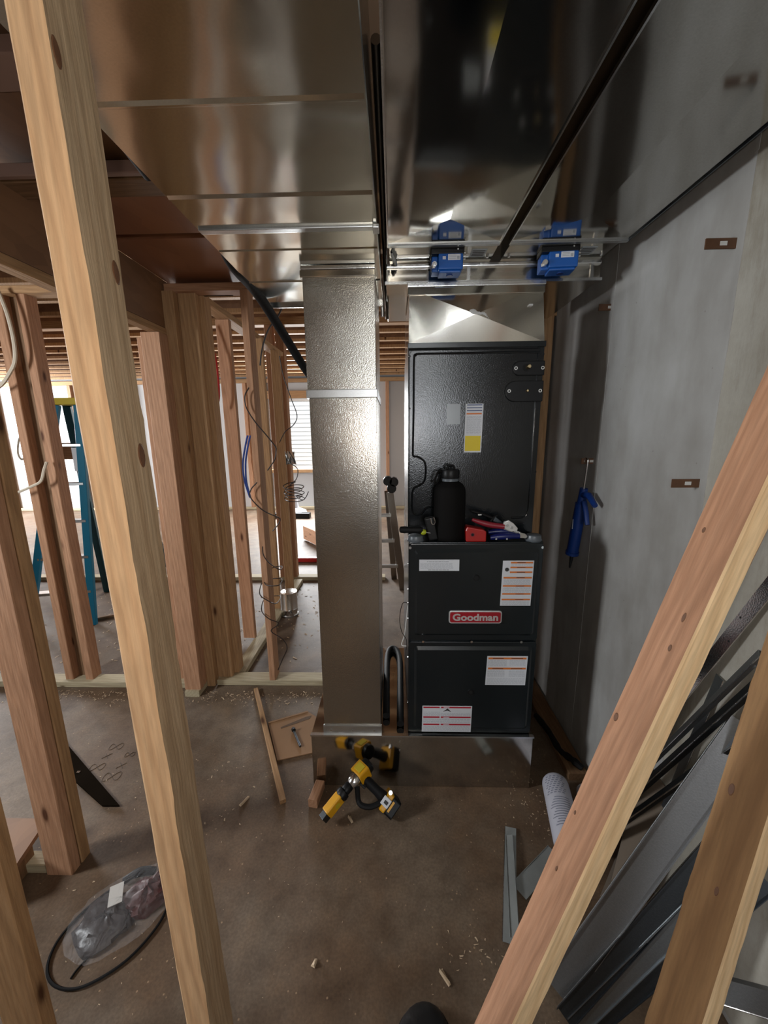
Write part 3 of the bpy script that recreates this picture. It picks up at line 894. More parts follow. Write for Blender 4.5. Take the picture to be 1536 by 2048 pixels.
def actuator(x0, x1, yaw, label):
    cx = (x0 + x1) / 2
    t = thing('damper_actuator', label, 'actuator', (cx, 1.572, 2.205), 'blue damper actuators under the sleeves')
    M = Matrix.Translation((cx, 1.572, 2.205)) @ Matrix.Rotation(R(yaw), 4, 'Z')
    w = (x1 - x0) / 2
    # blue housing with a chamfered lower edge and a notch on its left
    m = MB(M)
    m.ext([(-w + 0.022, -0.040), (w, -0.040), (w, 0.030), (-w, 0.030), (-w, -0.018), (-w + 0.022, -0.018)], -0.068, -0.016, 'z')
    m.build('housing', 'blue_plastic', t, 0.0045, 3)
    m = MB(M).ext([(-0.034, -0.070), (0.032, -0.070), (0.028, -0.052), (-0.036, -0.052)][::-1], -0.038, 0.026, 'y')
    MB(M).box(-w + 0.026, w - 0.006, -0.034, 0.024, -0.076, -0.067).build('bottom_cover', 'blue_plastic', t, 0.004, 2)
    MB(M).cyl((0.012, -0.004, -0.0755), (0.012, -0.004, -0.0785), 0.012, n=16).build('gear_button', 'blue_gun', t)
    MB(M).box(-w - 0.004, w + 0.004, -0.040, 0.030, -0.017, 0.0).build('bracket', 'black_plastic', t, 0.002)
    l = MB(M).box(0.001, 0.045, -0.0412, -0.0398, -0.0385, -0.0195).build('label', 'sticker_white', t)
    MB(M).box(0.033, 0.042, -0.0417, -0.0411, -0.036, -0.026).build('code_patch', 'print_grey', l)
    m = MB(M)
    for k in range(3):
        m.box(0.005, 0.030, -0.0417, -0.0411, -0.034 + k * 0.005, -0.0325 + k * 0.005)
    m.build('print', 'print_grey', l)
    MB(M).box(-0.018, -0.007, -0.0412, -0.0398, -0.036, -0.026).build('small_label', 'sticker_white', t)
    MB(M).cyl((-w + 0.008, -0.022, -0.052), (-w + 0.008, -0.046, -0.052), 0.009, n=12).build('shaft_clamp', 'zinc_bright', t, smooth=True)
    MB(M).cyl((-w + 0.008, -0.046, -0.052), (-w + 0.008, -0.052, -0.052), 0.005, n=6).build('clamp_nut', 'zinc_bright', t)
    for k in range(3):
        MB(M).cyl((w + 0.002, -0.03, -0.012 - 0.010 * k), (w + 0.009, -0.03, -0.012 - 0.010 * k), 0.0035, n=8).build('terminal_screw', 'zinc_bright', t)
    MB(M).cyl((w - 0.02, -0.041, -0.006), (w - 0.02, -0.047, -0.006), 0.003, n=8).build('bracket_screw', 'zinc_bright', t)
    return t
actuator(0.142, 0.252, 0, 'blue damper actuator hanging under the middle duct, the left one of two')
actuator(0.538, 0.660, -4, 'blue damper actuator hanging beside the concrete wall, the right one of two')

# transition above the coil: cross-broken front
ts = thing('duct_transition', 'bright creased sheet-metal transition between coil cabinet and damper box', 'duct', (0.32, 1.9, 1.905))
z0, z1 = 1.908, 2.105
P = [(0.062, 1.622, z0), (0.592, 1.622, z0), (0.574, 1.622, z1), (0.064, 1.622, z1)]
Q = [(0.062, 2.14, z0), (0.592, 2.14, z0), (0.574, 2.14, z1), (0.064, 2.14, z1)]
cx = (0.317, 1.600, 2.006)
MB().add(P + Q + [cx], [(0, 1, 8), (1, 2, 8), (2, 3, 8), (3, 0, 8), (1, 5, 6, 2), (4, 0, 3, 7), (5, 4, 7, 6), (0, 4, 5, 1), (3, 2, 6, 7)]).build('body', 'galv_box', ts)
MB().box(0.058, 0.578, 1.612, 1.63, z1 - 0.024, z1 + 0.004).build('collar', 'galv_supply', ts, 0.002)
MB().box(0.056, 0.580, 1.610, 1.63, z1 + 0.004, 2.126).build('collar_lip', 'zinc_bright', ts, 0.002)
# brushed-on sealant along the crease
m = MB()
rs = random.Random(4)
for k in range(26):
    u = k / 25
    x = 0.300 + 0.150 * u
    zc = 2.013 - 0.050 * u + 0.014 * mnoise.noise(Vector((u * 5, 2, 0))) + 0.004
    h = 0.006 + 0.012 * abs(mnoise.noise(Vector((u * 7, 5, 0)))) + (0.016 * math.exp(-((u - 0.85) / 0.10) ** 2)) + (0.006 * math.exp(-((u - 0.35) / 0.08) ** 2))
    y = 1.5965 + 0.016 * u
    r = 0.0085
    m.add([(x - r, y + 0.002, zc - h * 0.4), (x, y + 0.002, zc - h * 0.55), (x + r, y + 0.002, zc - h * 0.4), (x + r * 0.8, y + 0.002, zc + h * 0.6), (x, y + 0.002, zc + h), (x - r * 0.8, y + 0.002, zc + h * 0.6), (x, y, zc)],
          [(0, 1, 6), (1, 2, 6), (2, 3, 6), (3, 4, 6), (4, 5, 6), (5, 0, 6), (5, 4, 3, 2, 1, 0)])
m.build('sealant_smear', 'sealant', ts, smooth=True)
MB().box(0.520, 0.534, 1.607, 1.622, 2.034, 2.040).build('sealant_dab', 'sealant', ts)

# ================================================================== COIL CABINET
CX0, CX1, CY0, CZ0, CZ1 = 0.060, 0.594, 1.615, 1.137, 1.906
co = thing('coil_cabinet', 'dark slate evaporator coil cabinet with glossy pebbled panel on the furnace', 'cabinet', (0.327, 1.9, CZ0))
MB().box(CX0, CX1, CY0 + 0.006, 2.15, CZ0, CZ1).build('casing', 'cabinet_paint', co, 0.003)
MB().ext(rrect(CX0 + 0.004, CX1 - 0.004, CZ0 + 0.004, CZ1 - 0.024, 0.018), CY0 - 0.001, CY0 + 0.008, 'y').build('front_panel', 'coil_paint', co, 0.002)
MB().box(CX0 - 0.002, CX1 + 0.002, CY0 - 0.004, CY0 + 0.02, CZ1 - 0.018, CZ1 + 0.003).build('top_rail', 'cabinet_paint', co, 0.002)
MB().box(CX0 + 0.002, CX1 - 0.03, CY0 - 0.002, CY0 + 0.004, CZ1 - 0.0235, CZ1 - 0.0185).build('panel_gap', 'void', co)
# pressed bead running round the panel with the handle loop on the left
bead = smoothpath([(0.30, 0, 1.868), (0.11, 0, 1.868), (0.090, 0, 1.862), (0.083, 0, 1.845), (0.082, 0, 1.65), (0.080, 0, 1.50), (0.082, 0, 1.470), (0.100, 0, 1.466), (0.128, 0, 1.446), (0.134, 0, 1.41), (0.128, 0, 1.365), (0.104, 0, 1.344), (0.086, 0, 1.335), (0.078, 0, 1.31), (0.078, 0, 1.245), (0.092, 0, 1.222), (0.118, 0, 1.225), (0.140, 0, 1.250), (0.170, 0, 1.252)], 6)
MB().tube([(p.x, CY0 - 0.001, p.z) for p in bead], 0.0042, 8).build('panel_bead', 'coil_paint', co, smooth=True)
bead = smoothpath([(0.30, 0, 1.868), (0.55, 0, 1.868), (0.568, 0, 1.850), (0.570, 0, 1.70), (0.570, 0, 1.30), (0.565, 0, 1.225), (0.548, 0, 1.208), (0.50, 0, 1.205)], 6)
MB().tube([(p.x, CY0 - 0.001, p.z) for p in bead], 0.0042, 8).build('panel_bead', 'coil_paint', co, smooth=True)
# line-set ports
def stadium(x0, x1, z, r, n=8):
    return [(x0 + r + r * math.cos(R(90 + 180 * k / n)), z + r * math.sin(R(90 + 180 * k / n))) for k in range(n + 1)] + [(x1, z - r), (x1, z + r)]
p1 = MB().ext(stadium(0.470, 0.594, 1.808, 0.027), CY0 - 0.010, CY0 + 0.002, 'y').build('line_port', 'black_plastic', co, 0.003)
MB().tube([(0.522, CY0 - 0.011, 1.809), (0.522, CY0 - 0.004, 1.809)], [0.014, 0.016], 16).build('port_hole', 'void', p1)
MB().tube([(0.527, CY0 - 0.012, 1.811), (0.527, CY0 - 0.030, 1.811), (0.527, CY0 - 0.034, 1.811)], [0.0085, 0.0085, 0.006], 14).build('brass_stub', 'brass', p1, smooth=True)
p2 = MB().ext(stadium(0.444, 0.594, 1.721, 0.040), CY0 - 0.010, CY0 + 0.002, 'y').build('line_port', 'black_plastic', co, 0.003)
MB().tube([(0.530, CY0 - 0.011, 1.722), (0.530, CY0 - 0.020, 1.722)], [0.006, 0.004], 10).build('brass_stub', 'brass', p2, smooth=True)
for pp, xs, z in ((p1, (0.482, 0.586), 1.808), (p2, (0.460, 0.582), 1.722)):
    for x in xs:
        pts = [(x + 0.0052 * math.cos(2 * math.pi * k / 14), CY0 - 0.011, z + 0.0052 * math.sin(2 * math.pi * k / 14)) for k in range(15)]
        MB().tube(pts, 0.0017, 6).build('ring_fastener', 'white_ring', pp, smooth=True)
# stickers
def sticker(parent, x0, x1, z0, z1, y, name='sticker', mat='sticker_white', th=0.0012, skew=0.0):
    return MB().add([(x0 - skew, y - th, z0), (x1 - skew, y - th, z0), (x1, y - th, z1), (x0, y - th, z1), (x0 - skew, y, z0), (x1 - skew, y, z0), (x1, y, z1), (x0, y, z1)],
                    [(0, 1, 2, 3), (7, 6, 5, 4), (0, 4, 5, 1), (1, 5, 6, 2), (2, 6, 7, 3), (3, 7, 4, 0)]).build(name, mat, parent)
def bar(parent, x0, x1, z, h, y, mat, name='stripe'):
    return MB().box(x0, x1, y - 0.0019, y - 0.0012, z - h / 2, z + h / 2).build(name, mat, parent)
def fine(parent, x0, x1, z0, z1, y, n, mat='print_grey', seed=1):
    rr = random.Random(seed)
    m = MB()
    for k in range(n):
        z = z1 - (k + 0.5) * (z1 - z0) / n
        x = x0
        while x < x1 - 0.003:
            w = min(rr.uniform(0.004, 0.016), x1 - x)
            m.box(x, x + w, y - 0.0017, y - 0.0011, z - 0.0007, z + 0.0007)
            x += w + 0.0022
        if rr.random() < 0.25: pass
    return m.build('fine_print', mat, parent)
yc = CY0 - 0.001
s = sticker(co, 0.292, 0.363, 1.482, 1.676, yc, 'caution_sticker', skew=0.003)
for k in range(3):
    bar(s, 0.297, 0.358, 1.671 - 0.011 * k, 0.0035, yc, 'print_navy')
bar(s, 0.296, 0.357, 1.637, 0.006, yc, 'print_orange')
fine(s, 0.297, 0.355, 1.555, 1.628, yc, 17)
MB().box(0.293, 0.356, yc - 0.0019, yc - 0.0012, 1.488, 1.549).build('yellow_panel', 'print_yellow', s)
s = sticker(co, 0.216, 0.271, 1.596, 1.676, yc, 'clear_sticker', 'sticker_film')
for x, z in ((0.066, 1.66), (0.066, 1.86), (0.588, 1.86), (0.588, 1.40)):
    MB().cyl((x, CY0 + 0.007, z), (x, CY0 - 0.003, z), 0.004, n=8).build('screw', 'black_plastic', co)

# ================================================================== FURNACE
FX0, FX1, FY0, FZ0, FZ1 = 0.058, 0.592, 1.472, 0.266, 1.135
fu = thing('furnace', 'dark grey upright gas furnace with two door panels and a red badge', 'furnace', (0.325, 1.8, FZ0))
MB().box(FX0, FX1, FY0 + 0.012, 2.165, FZ0, FZ1).build('casing', 'cabinet_paint', fu, 0.004)
def door(z0, z1, name):
    d = MB().ext(rrect(FX0 + 0.002, FX1 - 0.002, z0, z1, 0.012), FY0 + 0.002, FY0 + 0.016, 'y').build(name, 'cabinet_paint', fu, 0.003)
    # recessed field with sloping sides, pressed as a ring
    a = rrect(FX0 + 0.024, FX1 - 0.018, z0 + 0.022, z1 - 0.020, 0.016)
    b = rrect(FX0 + 0.034, FX1 - 0.028, z0 + 0.032, z1 - 0.034, 0.010)
    n = len(a)
    m = MB()
    vs = [(x, FY0 + 0.0022, z) for x, z in a] + [(x, FY0 - 0.0055, z) for x, z in b]
    m.add(vs, [(i, (i + 1) % n, n + (i + 1) % n, n + i) for i in range(n)] + [tuple(range(n, 2 * n))])
    m.build('raised_field', 'cabinet_paint', d, smooth=False)
    return d
du = door(0.715, FZ1 - 0.003, 'upper_door')
dl = door(FZ0 + 0.004, 0.707, 'lower_door')
yf = FY0 - 0.0055
for d, x, z in ((du, 0.328, 0.992), (dl, 0.323, 0.477)):
    h = MB().tube([(x, yf + 0.001, z), (x, yf - 0.003, z)], [0.014, 0.012], 18).build('sight_grommet', 'black_rubber', d, smooth=True)
    MB().tube([(x, yf - 0.0028, z), (x, yf - 0.0034, z)], [0.0085, 0.0085], 16).build('sight_glass', 'void', h)
for x in (0.119, 0.320, 0.525):
    MB().cyl((x, FY0 + 0.004, 0.709), (x, FY0 - 0.003, 0.709), 0.0052, n=10).build('door_screw', 'zinc_bright', fu)
for x in (FX0 + 0.006, FX1 - 0.008):
    MB().cyl((x, FY0 + 0.003, 1.116), (x, FY0 - 0.001, 1.116), 0.0055, n=8).build('corner_screw', 'zinc_bright', fu)
for z in (1.04, 0.93, 0.87, 0.80, 0.62, 0.40):
    MB().cyl((FX0, FY0 + 0.03, z), (FX0 - 0.003, FY0 + 0.03, z), 0.004, n=8).build('side_screw', 'zinc_bright', fu)
# stickers on the doors
s = sticker(du, 0.100, 0.259, 1.022, 1.069, yf, 'info_sticker')
fine(s, 0.130, 0.220, 1.057, 1.064, yf, 1, 'print_black', 3)
fine(s, 0.104, 0.235, 1.030, 1.055, yf, 6, 'print_grey', 5)
fine(s, 0.135, 0.220, 1.023, 1.029, yf, 1, 'print_black', 6)
s = sticker(du, 0.431, 0.553, 0.873, 1.064, yf, 'warning_sticker', skew=0.003)
for k, (x0, z) in enumerate(((0.462, 1.056), (0.461, 1.036), (0.460, 1.016), (0.436, 0.993), (0.435, 0.958), (0.434, 0.924), (0.433, 0.900))):
    st = bar(s, x0, 0.549 - 0.0004 * k, z, 0.0065, yf, 'print_orange')
    MB().box(0.487, 0.520, yf - 0.0023, yf - 0.0018, z - 0.0011, z + 0.0011).build('heading', 'print_black', st)
fine(s, 0.437, 0.545, 0.961, 0.989, yf, 6, seed=9)
fine(s, 0.436, 0.544, 0.928, 0.953, yf, 6, seed=10)
fine(s, 0.436, 0.543, 0.876, 0.896, yf, 4, seed=11)
fine(s, 0.464, 0.545, 1.040, 1.052, yf, 2, seed=12)
MB().tube([(0.448, yf - 0.001, 1.027), (0.448, yf - 0.002, 1.027)], [0.008, 0.008], 12).build('hazard_pictogram', 'print_black', s)
s = sticker(dl, 0.387, 0.555, 0.512, 0.647, yf, 'notice_sticker', skew=0.004)
for z in (0.637, 0.590):
    st = bar(s, 0.392, 0.549, z, 0.008, yf, 'print_orange')
    m = MB()
    m.box(0.410, 0.455, yf - 0.0023, yf - 0.0018, z - 0.0013, z + 0.0013).box(0.487, 0.535, yf - 0.0023, yf - 0.0018, z - 0.0013, z + 0.0013)
    m.build('heading', 'print_black', st)
fine(s, 0.391, 0.468, 0.600, 0.630, yf, 6, seed=14)
fine(s, 0.480, 0.546, 0.603, 0.630, yf, 5, seed=15)
fine(s, 0.390, 0.462, 0.552, 0.582, yf, 6, seed=16)
fine(s, 0.480, 0.546, 0.552, 0.582, yf, 6, seed=17)
fine(s, 0.390, 0.545, 0.516, 0.545, yf, 5, seed=18)
s = sticker(dl, 0.119, 0.332, 0.281, 0.409, yf, 'danger_sticker', skew=0.002)
for z in (0.402, 0.354, 0.318):
    bar(s, 0.123, 0.193, z, 0.0065, yf, 'print_red')
    st = bar(s, 0.199, 0.327, z, 0.0065, yf, 'print_red')
    MB().box(0.210, 0.235, yf - 0.0023, yf - 0.0018, z - 0.0012, z + 0.0012).build('heading', 'sticker_white', st)
m = MB().ext([(0.208, 0.382), (0.226, 0.387), (0.243, 0.380), (0.232, 0.392), (0.227, 0.397), (0.220, 0.391)], yf - 0.0019, yf - 0.0012, 'y')
m.build('hazard_pictogram', 'print_black', s)
fine(s, 0.124, 0.200, 0.376, 0.382, yf, 1, seed=20)
fine(s, 0.124, 0.325, 0.360, 0.374, yf, 3, seed=21)
fine(s, 0.123, 0.324, 0.325, 0.347, yf, 4, seed=22)
fine(s, 0.123, 0.324, 0.284, 0.311, yf, 5, seed=23)
# badge
bd = MB().ext(rrect(0.222, 0.437, 0.797, 0.852, 0.011), yf - 0.006, yf, 'y').build('badge', 'badge_silver', du, 0.0015)
MB().ext(rrect(0.227, 0.432, 0.802, 0.847, 0.008), yf - 0.0072, yf - 0.0055, 'y').build('badge_field', 'badge_red', bd)
def text_mesh(name, body, size, M, mat, parent, ext=0.0008, bold=0.0):
    cu = bpy.data.curves.new(name, 'FONT')
    cu.body = body
    cu.size = size
    cu.extrude = ext
    cu.offset = bold
    cu.align_x = 'CENTER'
    cu.align_y = 'CENTER'
    cu.resolution_u = 4
    tmp = bpy.data.objects.new('tmp_text', cu)
    COL.objects.link(tmp)
    dg = bpy.context.evaluated_depsgraph_get()
    me = bpy.data.meshes.new_from_object(tmp.evaluated_get(dg))
    bpy.data.objects.remove(tmp)
    me.transform(Matrix.Translation(-wloc(parent)) @ M)
    me.name = name
    me.materials.clear()
    me.materials.append(MATS[mat])
    o = bpy.data.objects.new(name, me)
    COL.objects.link(o)
    o.parent = parent
    return o
text_mesh('lettering', 'Goodman', 0.041, Matrix.Translation((0.3295, yf - 0.0080, 0.8235)) @ Matrix.Rotation(R(90), 4, 'X') @ Matrix.Diagonal((1.12, 1.0, 1.0, 1.0)), 'badge_silver', bd, 0.0010, 0.0012)
# round knockout plugs on the furnace top
for x in (0.092, 0.565):
    c = MB()
    c.lathe([(0.032, FZ1 - 0.002), (0.034, FZ1 + 0.004), (0.031, FZ1 + 0.007), (0.029, FZ1 + 0.022), (0.026, FZ1 + 0.024)], 24, (x - 0.004, 1.512))
    c.build('knockout_plug', 'grey_plug', fu, smooth=True)
# thermostat wires hanging at the left side
MB().tube(smoothpath([(0.056, 1.50, 0.870), (0.034, 1.50, 0.865), (0.022, 1.50, 0.80), (0.030, 1.50, 0.74), (0.050, 1.50, 0.70), (0.052, 1.50, 0.655)]), 0.0016, 5).build('loose_wire', 'wire_black', fu)
MB().tube(smoothpath([(0.056, 1.505, 0.855), (0.050, 1.505, 0.79), (0.042, 1.505, 0.72), (0.030, 1.505, 0.675), (0.052, 1.505, 0.668)]), 0.002, 5).build('loose_wire', 'white_ring', fu)

# ================================================================== THINGS ON THE FURNACE
TZ1 = FZ1 + 0.0005
bt = thing('water_bottle', 'big matte black water bottle with a strap loop standing on the furnace', 'bottle', (0.226, 1.545, TZ1))
bx, by = 0.226, 1.545
MB().lathe([(0.058, TZ1), (0.062, TZ1 + 0.004), (0.0635, TZ1 + 0.02), (0.0635, TZ1 + 0.19), (0.061, TZ1 + 0.208), (0.052, TZ1 + 0.224), (0.038, TZ1 + 0.234), (0.036, TZ1 + 0.238)], 32, (bx, by)).build('body', 'black_matte', bt, smooth=True)
MB().lathe([(0.035, TZ1 + 0.236), (0.035, TZ1 + 0.247), (0.033, TZ1 + 0.249)], 28, (bx, by)).build('steel_neck', 'grey_plug', bt, smooth=True)
cp = MB().lathe([(0.036, TZ1 + 0.249), (0.037, TZ1 + 0.252), (0.037, TZ1 + 0.278), (0.034, TZ1 + 0.284), (0.012, TZ1 + 0.286)], 28, (bx, by)).build('cap', 'black_plastic', bt, smooth=True)
MB().tube(smoothpath([(bx - 0.012, by, TZ1 + 0.284), (bx - 0.008, by, TZ1 + 0.296), (bx + 0.010, by, TZ1 + 0.298), (bx + 0.016, by, TZ1 + 0.284)], 5), 0.005, 8).build('cap_ring', 'black_plastic', cp, smooth=True)
MB().tube(smoothpath([(bx - 0.036, by - 0.01, TZ1 + 0.276), (bx - 0.050, by - 0.012, TZ1 + 0.274), (bx - 0.060, by - 0.014, TZ1 + 0.250), (bx - 0.063, by - 0.016, TZ1 + 0.228), (bx - 0.052, by - 0.014, TZ1 + 0.234), (bx - 0.044, by - 0.012, TZ1 + 0.256)], 5), 0.0042, 8).build('strap', 'black_matte', bt, smooth=True)

# drum strap / clip bundle and screwdriver at the left
t = thing('utility_knife', 'black folding knife with a wire clip leaning on the bottle', 'knife', (0.150, 1.515, TZ1))
MB(Matrix.Translation((0.150, 1.512, TZ1 + 0.047)) @ Matrix.Rotation(R(-12), 4, 'Y')).box(-0.019, 0.019, -0.010, 0.010, -0.046, 0.050).build('handle', 'black_plastic', t, 0.007, 3)
MB().tube(smoothpath([(0.146, 1.500, TZ1 + 0.095), (0.150, 1.499, TZ1 + 0.075), (0.158, 1.499, TZ1 + 0.068), (0.164, 1.500, TZ1 + 0.080), (0.158, 1.500, TZ1 + 0.098)], 5), 0.0022, 6).build('wire_clip', 'zinc_bright', t, smooth=True)
t = thing('screwdriver', 'black stubby screwdriver with a lime collar lying on the grey plug', 'screwdriver', (0.088, 1.51, TZ1 + 0.033))
M = Matrix.Translation((0.022, 1.508, TZ1 + 0.046)) @ Matrix.Rotation(R(90), 4, 'Y') @ Matrix.Rotation(R(4), 4, 'X')
MB(M).lathe([(0.006, 0.0), (0.013, 0.004), (0.0145, 0.02), (0.012, 0.045), (0.0135, 0.07), (0.0125, 0.088), (0.008, 0.094)], 16).build('grip', 'black_rubber', t, smooth=True)
MB(Matrix.Translation((0.108, 1.503, TZ1 + 0.037)) @ Matrix.Rotation(R(90), 4, 'Y')).lathe([(0.006, 0), (0.011, 0.003), (0.012, 0.012), (0.008, 0.020)], 12).build('collar', 'lime_plastic', t, smooth=True)
MB().cyl((0.127, 1.503, TZ1 + 0.036), (0.146, 1.503, TZ1 + 0.032), 0.0024, n=8).build('shank', 'zinc_bright', t, smooth=True)

# red tool body
t = thing('staple_gun', 'small bright red tool lying beside the bottle on the furnace', 'tool', (0.325, 1.50, TZ1))
MB().ext([(0.287, TZ1), (0.366, TZ1), (0.366, TZ1 + 0.042), (0.352, TZ1 + 0.050), (0.290, TZ1 + 0.062), (0.284, TZ1 + 0.045)], 1.485, 1.535, 'y').build('body', 'red_plastic', t, 0.005, 3)
MB().tube([(0.311, 1.486, TZ1 + 0.030), (0.311, 1.4835, TZ1 + 0.030)], [0.0085, 0.0085], 16).build('knob_rim', 'red_handle', t)
MB().tube([(0.311, 1.4835, TZ1 + 0.030), (0.311, 1.4825, TZ1 + 0.030)], [0.0055, 0.0055], 14).build('knob_recess', 'void', t)

def handle(mb, p0, p1, w0, w1, bow=0.0, n=8, flat=0.6):
    p0, p1 = Vector(p0), Vector(p1)
    d = (p1 - p0).normalized()
    up = Vector((0, -0.25, 1)).normalized()
    pts, rs = [], []
    for k in range(n + 1):
        u = k / n
        pts.append(p0.lerp(p1, u) + up * bow * math.sin(math.pi * u))
        rs.append((w0 + (w1 - w0) * u) * (0.75 + 0.25 * math.sin(math.pi * min(1, u * 1.2))))
    return mb.tube(pts, rs, 10)
# wire stripper: dark red handle with bright jaws
t = thing('wire_stripper', 'wire stripper with a dark red grip and shiny toothed jaws', 'pliers', (0.43, 1.51, TZ1 + 0.05))
handle(MB(), (0.312, 1.512, TZ1 + 0.086), (0.440, 1.506, TZ1 + 0.058), 0.009, 0.0155, -0.006).build('grip', 'red_handle', t, smooth=True)
handle(MB(), (0.360, 1.525, TZ1 + 0.060), (0.440, 1.516, TZ1 + 0.050), 0.006, 0.008, -0.004).build('second_grip', 'black_rubber', t, smooth=True)
MB(Matrix.Translation((0.455, 1.506, TZ1 + 0.060)) @ Matrix.Rotation(R(22), 4, 'Y')).ext([(-0.020, -0.014), (0.018, -0.016), (0.040, -0.004), (0.038, 0.006), (0.014, 0.018), (-0.008, 0.022), (-0.022, 0.010)], -0.006, 0.005, 'y').build('jaws', 'badge_silver', t, 0.0015)
for x, z in ((0.450, 0.064), (0.468, 0.054)):
    MB().cyl((x, 1.502, TZ1 + z), (x, 1.498, TZ1 + z), 0.006, n=12).build('pivot', 'galv_cleat', t)
m = MB()
for k in range(5):
    m.box(0.480 + 0.0065 * k, 0.484 + 0.0065 * k, 1.502, 1.510, TZ1 + 0.034 - 0.0028 * k, TZ1 + 0.044 - 0.0028 * k)
m.build('teeth', 'white_ring', t)
t = thing('slip_joint_pliers', 'black handled pliers lying behind the red handled stripper', 'pliers', (0.40, 1.55, TZ1 + 0.06))
handle(MB(), (0.316, 1.556, TZ1 + 0.112), (0.405, 1.550, TZ1 + 0.082), 0.006, 0.009, 0.002).build('grip', 'black_rubber', t, smooth=True)
handle(MB(), (0.425, 1.552, TZ1 + 0.096), (0.395, 1.548, TZ1 + 0.070), 0.005, 0.009, 0.002).build('second_grip', 'black_rubber', t, smooth=True)
MB().ext([(0.405, TZ1 + 0.070), (0.445, TZ1 + 0.052), (0.452, TZ1 + 0.060), (0.412, TZ1 + 0.090)], 1.543, 1.553, 'y').build('jaws', 'steel_dark', t, 0.002)
MB().box(0.342, 0.356, 1.541, 1.545, TZ1 + 0.096, TZ1 + 0.101).build('grip_mark', 'white_ring', t)
t = thing('crimping_pliers', 'navy blue handled crimping pliers at the right end of the furnace top', 'pliers', (0.45, 1.50, TZ1))
handle(MB(), (0.385, 1.500, TZ1 + 0.014), (0.500, 1.498, TZ1 + 0.020), 0.0135, 0.015, 0.003).build('grip', 'blue_handle', t, smooth=True)
handle(MB(), (0.382, 1.522, TZ1 + 0.030), (0.500, 1.515, TZ1 + 0.026), 0.012, 0.012, 0.008).build('second_grip', 'blue_handle', t, smooth=True)
MB().ext([(0.498, TZ1 + 0.012), (0.525, TZ1 + 0.010), (0.532, TZ1 + 0.018), (0.522, TZ1 + 0.030), (0.498, TZ1 + 0.036)], 1.495, 1.508, 'y').build('jaws', 'zinc_bright', t, 0.002)
MB().tube(smoothpath([(0.436, 1.50, TZ1 + 0.050), (0.460, 1.498, TZ1 + 0.040), (0.492, 1.497, TZ1 + 0.034), (0.512, 1.498, TZ1 + 0.028)], 5), 0.002, 6).build('return_spring', 'zinc_bright', t, smooth=True)
for x in (0.405, 0.447):
    MB().cyl((x, 1.487, TZ1 + 0.012), (x, 1.484, TZ1 + 0.012), 0.004, n=8).build('rivet', 'galv_cleat', t)

# ================================================================== TOOLS AND SCRAPS ON THE FLOOR
# drill with shear attachment, lying on its side against the plenum
t = thing('cordless_drill', 'yellow and black cordless drill with a shear attachment lying before the base plenum', 'drill', (-0.16, 1.40, 0))
def rot_to(p, d, up=(0, 0, 1)):
    d = Vector(d).normalized()
    y = Vector(up); y = (y - d * y.dot(d)).normalized()
    x = y.cross(d)
    return Matrix(((x.x, y.x, d.x, p[0]), (x.y, y.y, d.y, p[1]), (x.z, y.z, d.z, p[2]), (0, 0, 0, 1)))
G = Matrix.Translation((-0.176, 1.371, 0)) @ Matrix.Scale(1.06, 4) @ Matrix.Translation((0.140, -1.40, 0))
axis = Vector((-0.62, -0.60, -0.28)).normalized()
head = Vector((-0.130, 1.408, 0.118))
M = rot_to(head, axis)
MB(G @ M).lathe([(0.020, -0.075), (0.028, -0.070), (0.030, -0.055), (0.030, -0.010), (0.027, 0.0)], 20).build('motor_housing', 'black_plastic', t, smooth=True)
MB(G @ M).ext(rrect(-0.031, 0.031, -0.031, 0.031, 0.010), -0.052, -0.002, 'z').build('yellow_shell', 'yellow_tool', t, 0.004)
MB(G @ M).box(-0.018, 0.018, 0.029, 0.034, -0.045, -0.012).build('side_plate', 'yellow_paint', t, 0.002)
MB(G @ M).lathe([(0.026, 0.0), (0.027, 0.012), (0.023, 0.026), (0.017, 0.034)], 20).build('gear_case', 'zinc_bright', t, smooth=True)
MB(G @ M).lathe([(0.017, 0.033), (0.019, 0.040), (0.019, 0.060), (0.015, 0.066)], 18).build('chuck', 'black_plastic', t, smooth=True)
# shear attachment
sp = head + axis * 0.072
sdir = Vector((-0.72, -0.62, -0.50)).normalized()
M2 = rot_to(sp, sdir)
s = MB(G @ M2).lathe([(0.012, -0.012), (0.024, -0.008), (0.026, 0.006), (0.022, 0.016)], 20).build('shear_collar', 'black_plastic', t, smooth=True)
MB(G @ M2).ext(rrect(-0.018, 0.018, -0.022, 0.022, 0.008), 0.012, 0.085, 'z').build('shear_body', 'yellow_tool', t, 0.004)
MB(G @ M2).cyl((0.019, 0.0, 0.040), (0.0175, 0.0, 0.040), 0.011, n=16).build('shear_recess', 'yellow_paint', t)
MB(G @ M2).ext([(-0.014, -0.018), (0.014, -0.018), (0.014, 0.016), (-0.014, 0.012)], 0.084, 0.108, 'z').build('shear_jaw', 'steel_dark', t, 0.003)
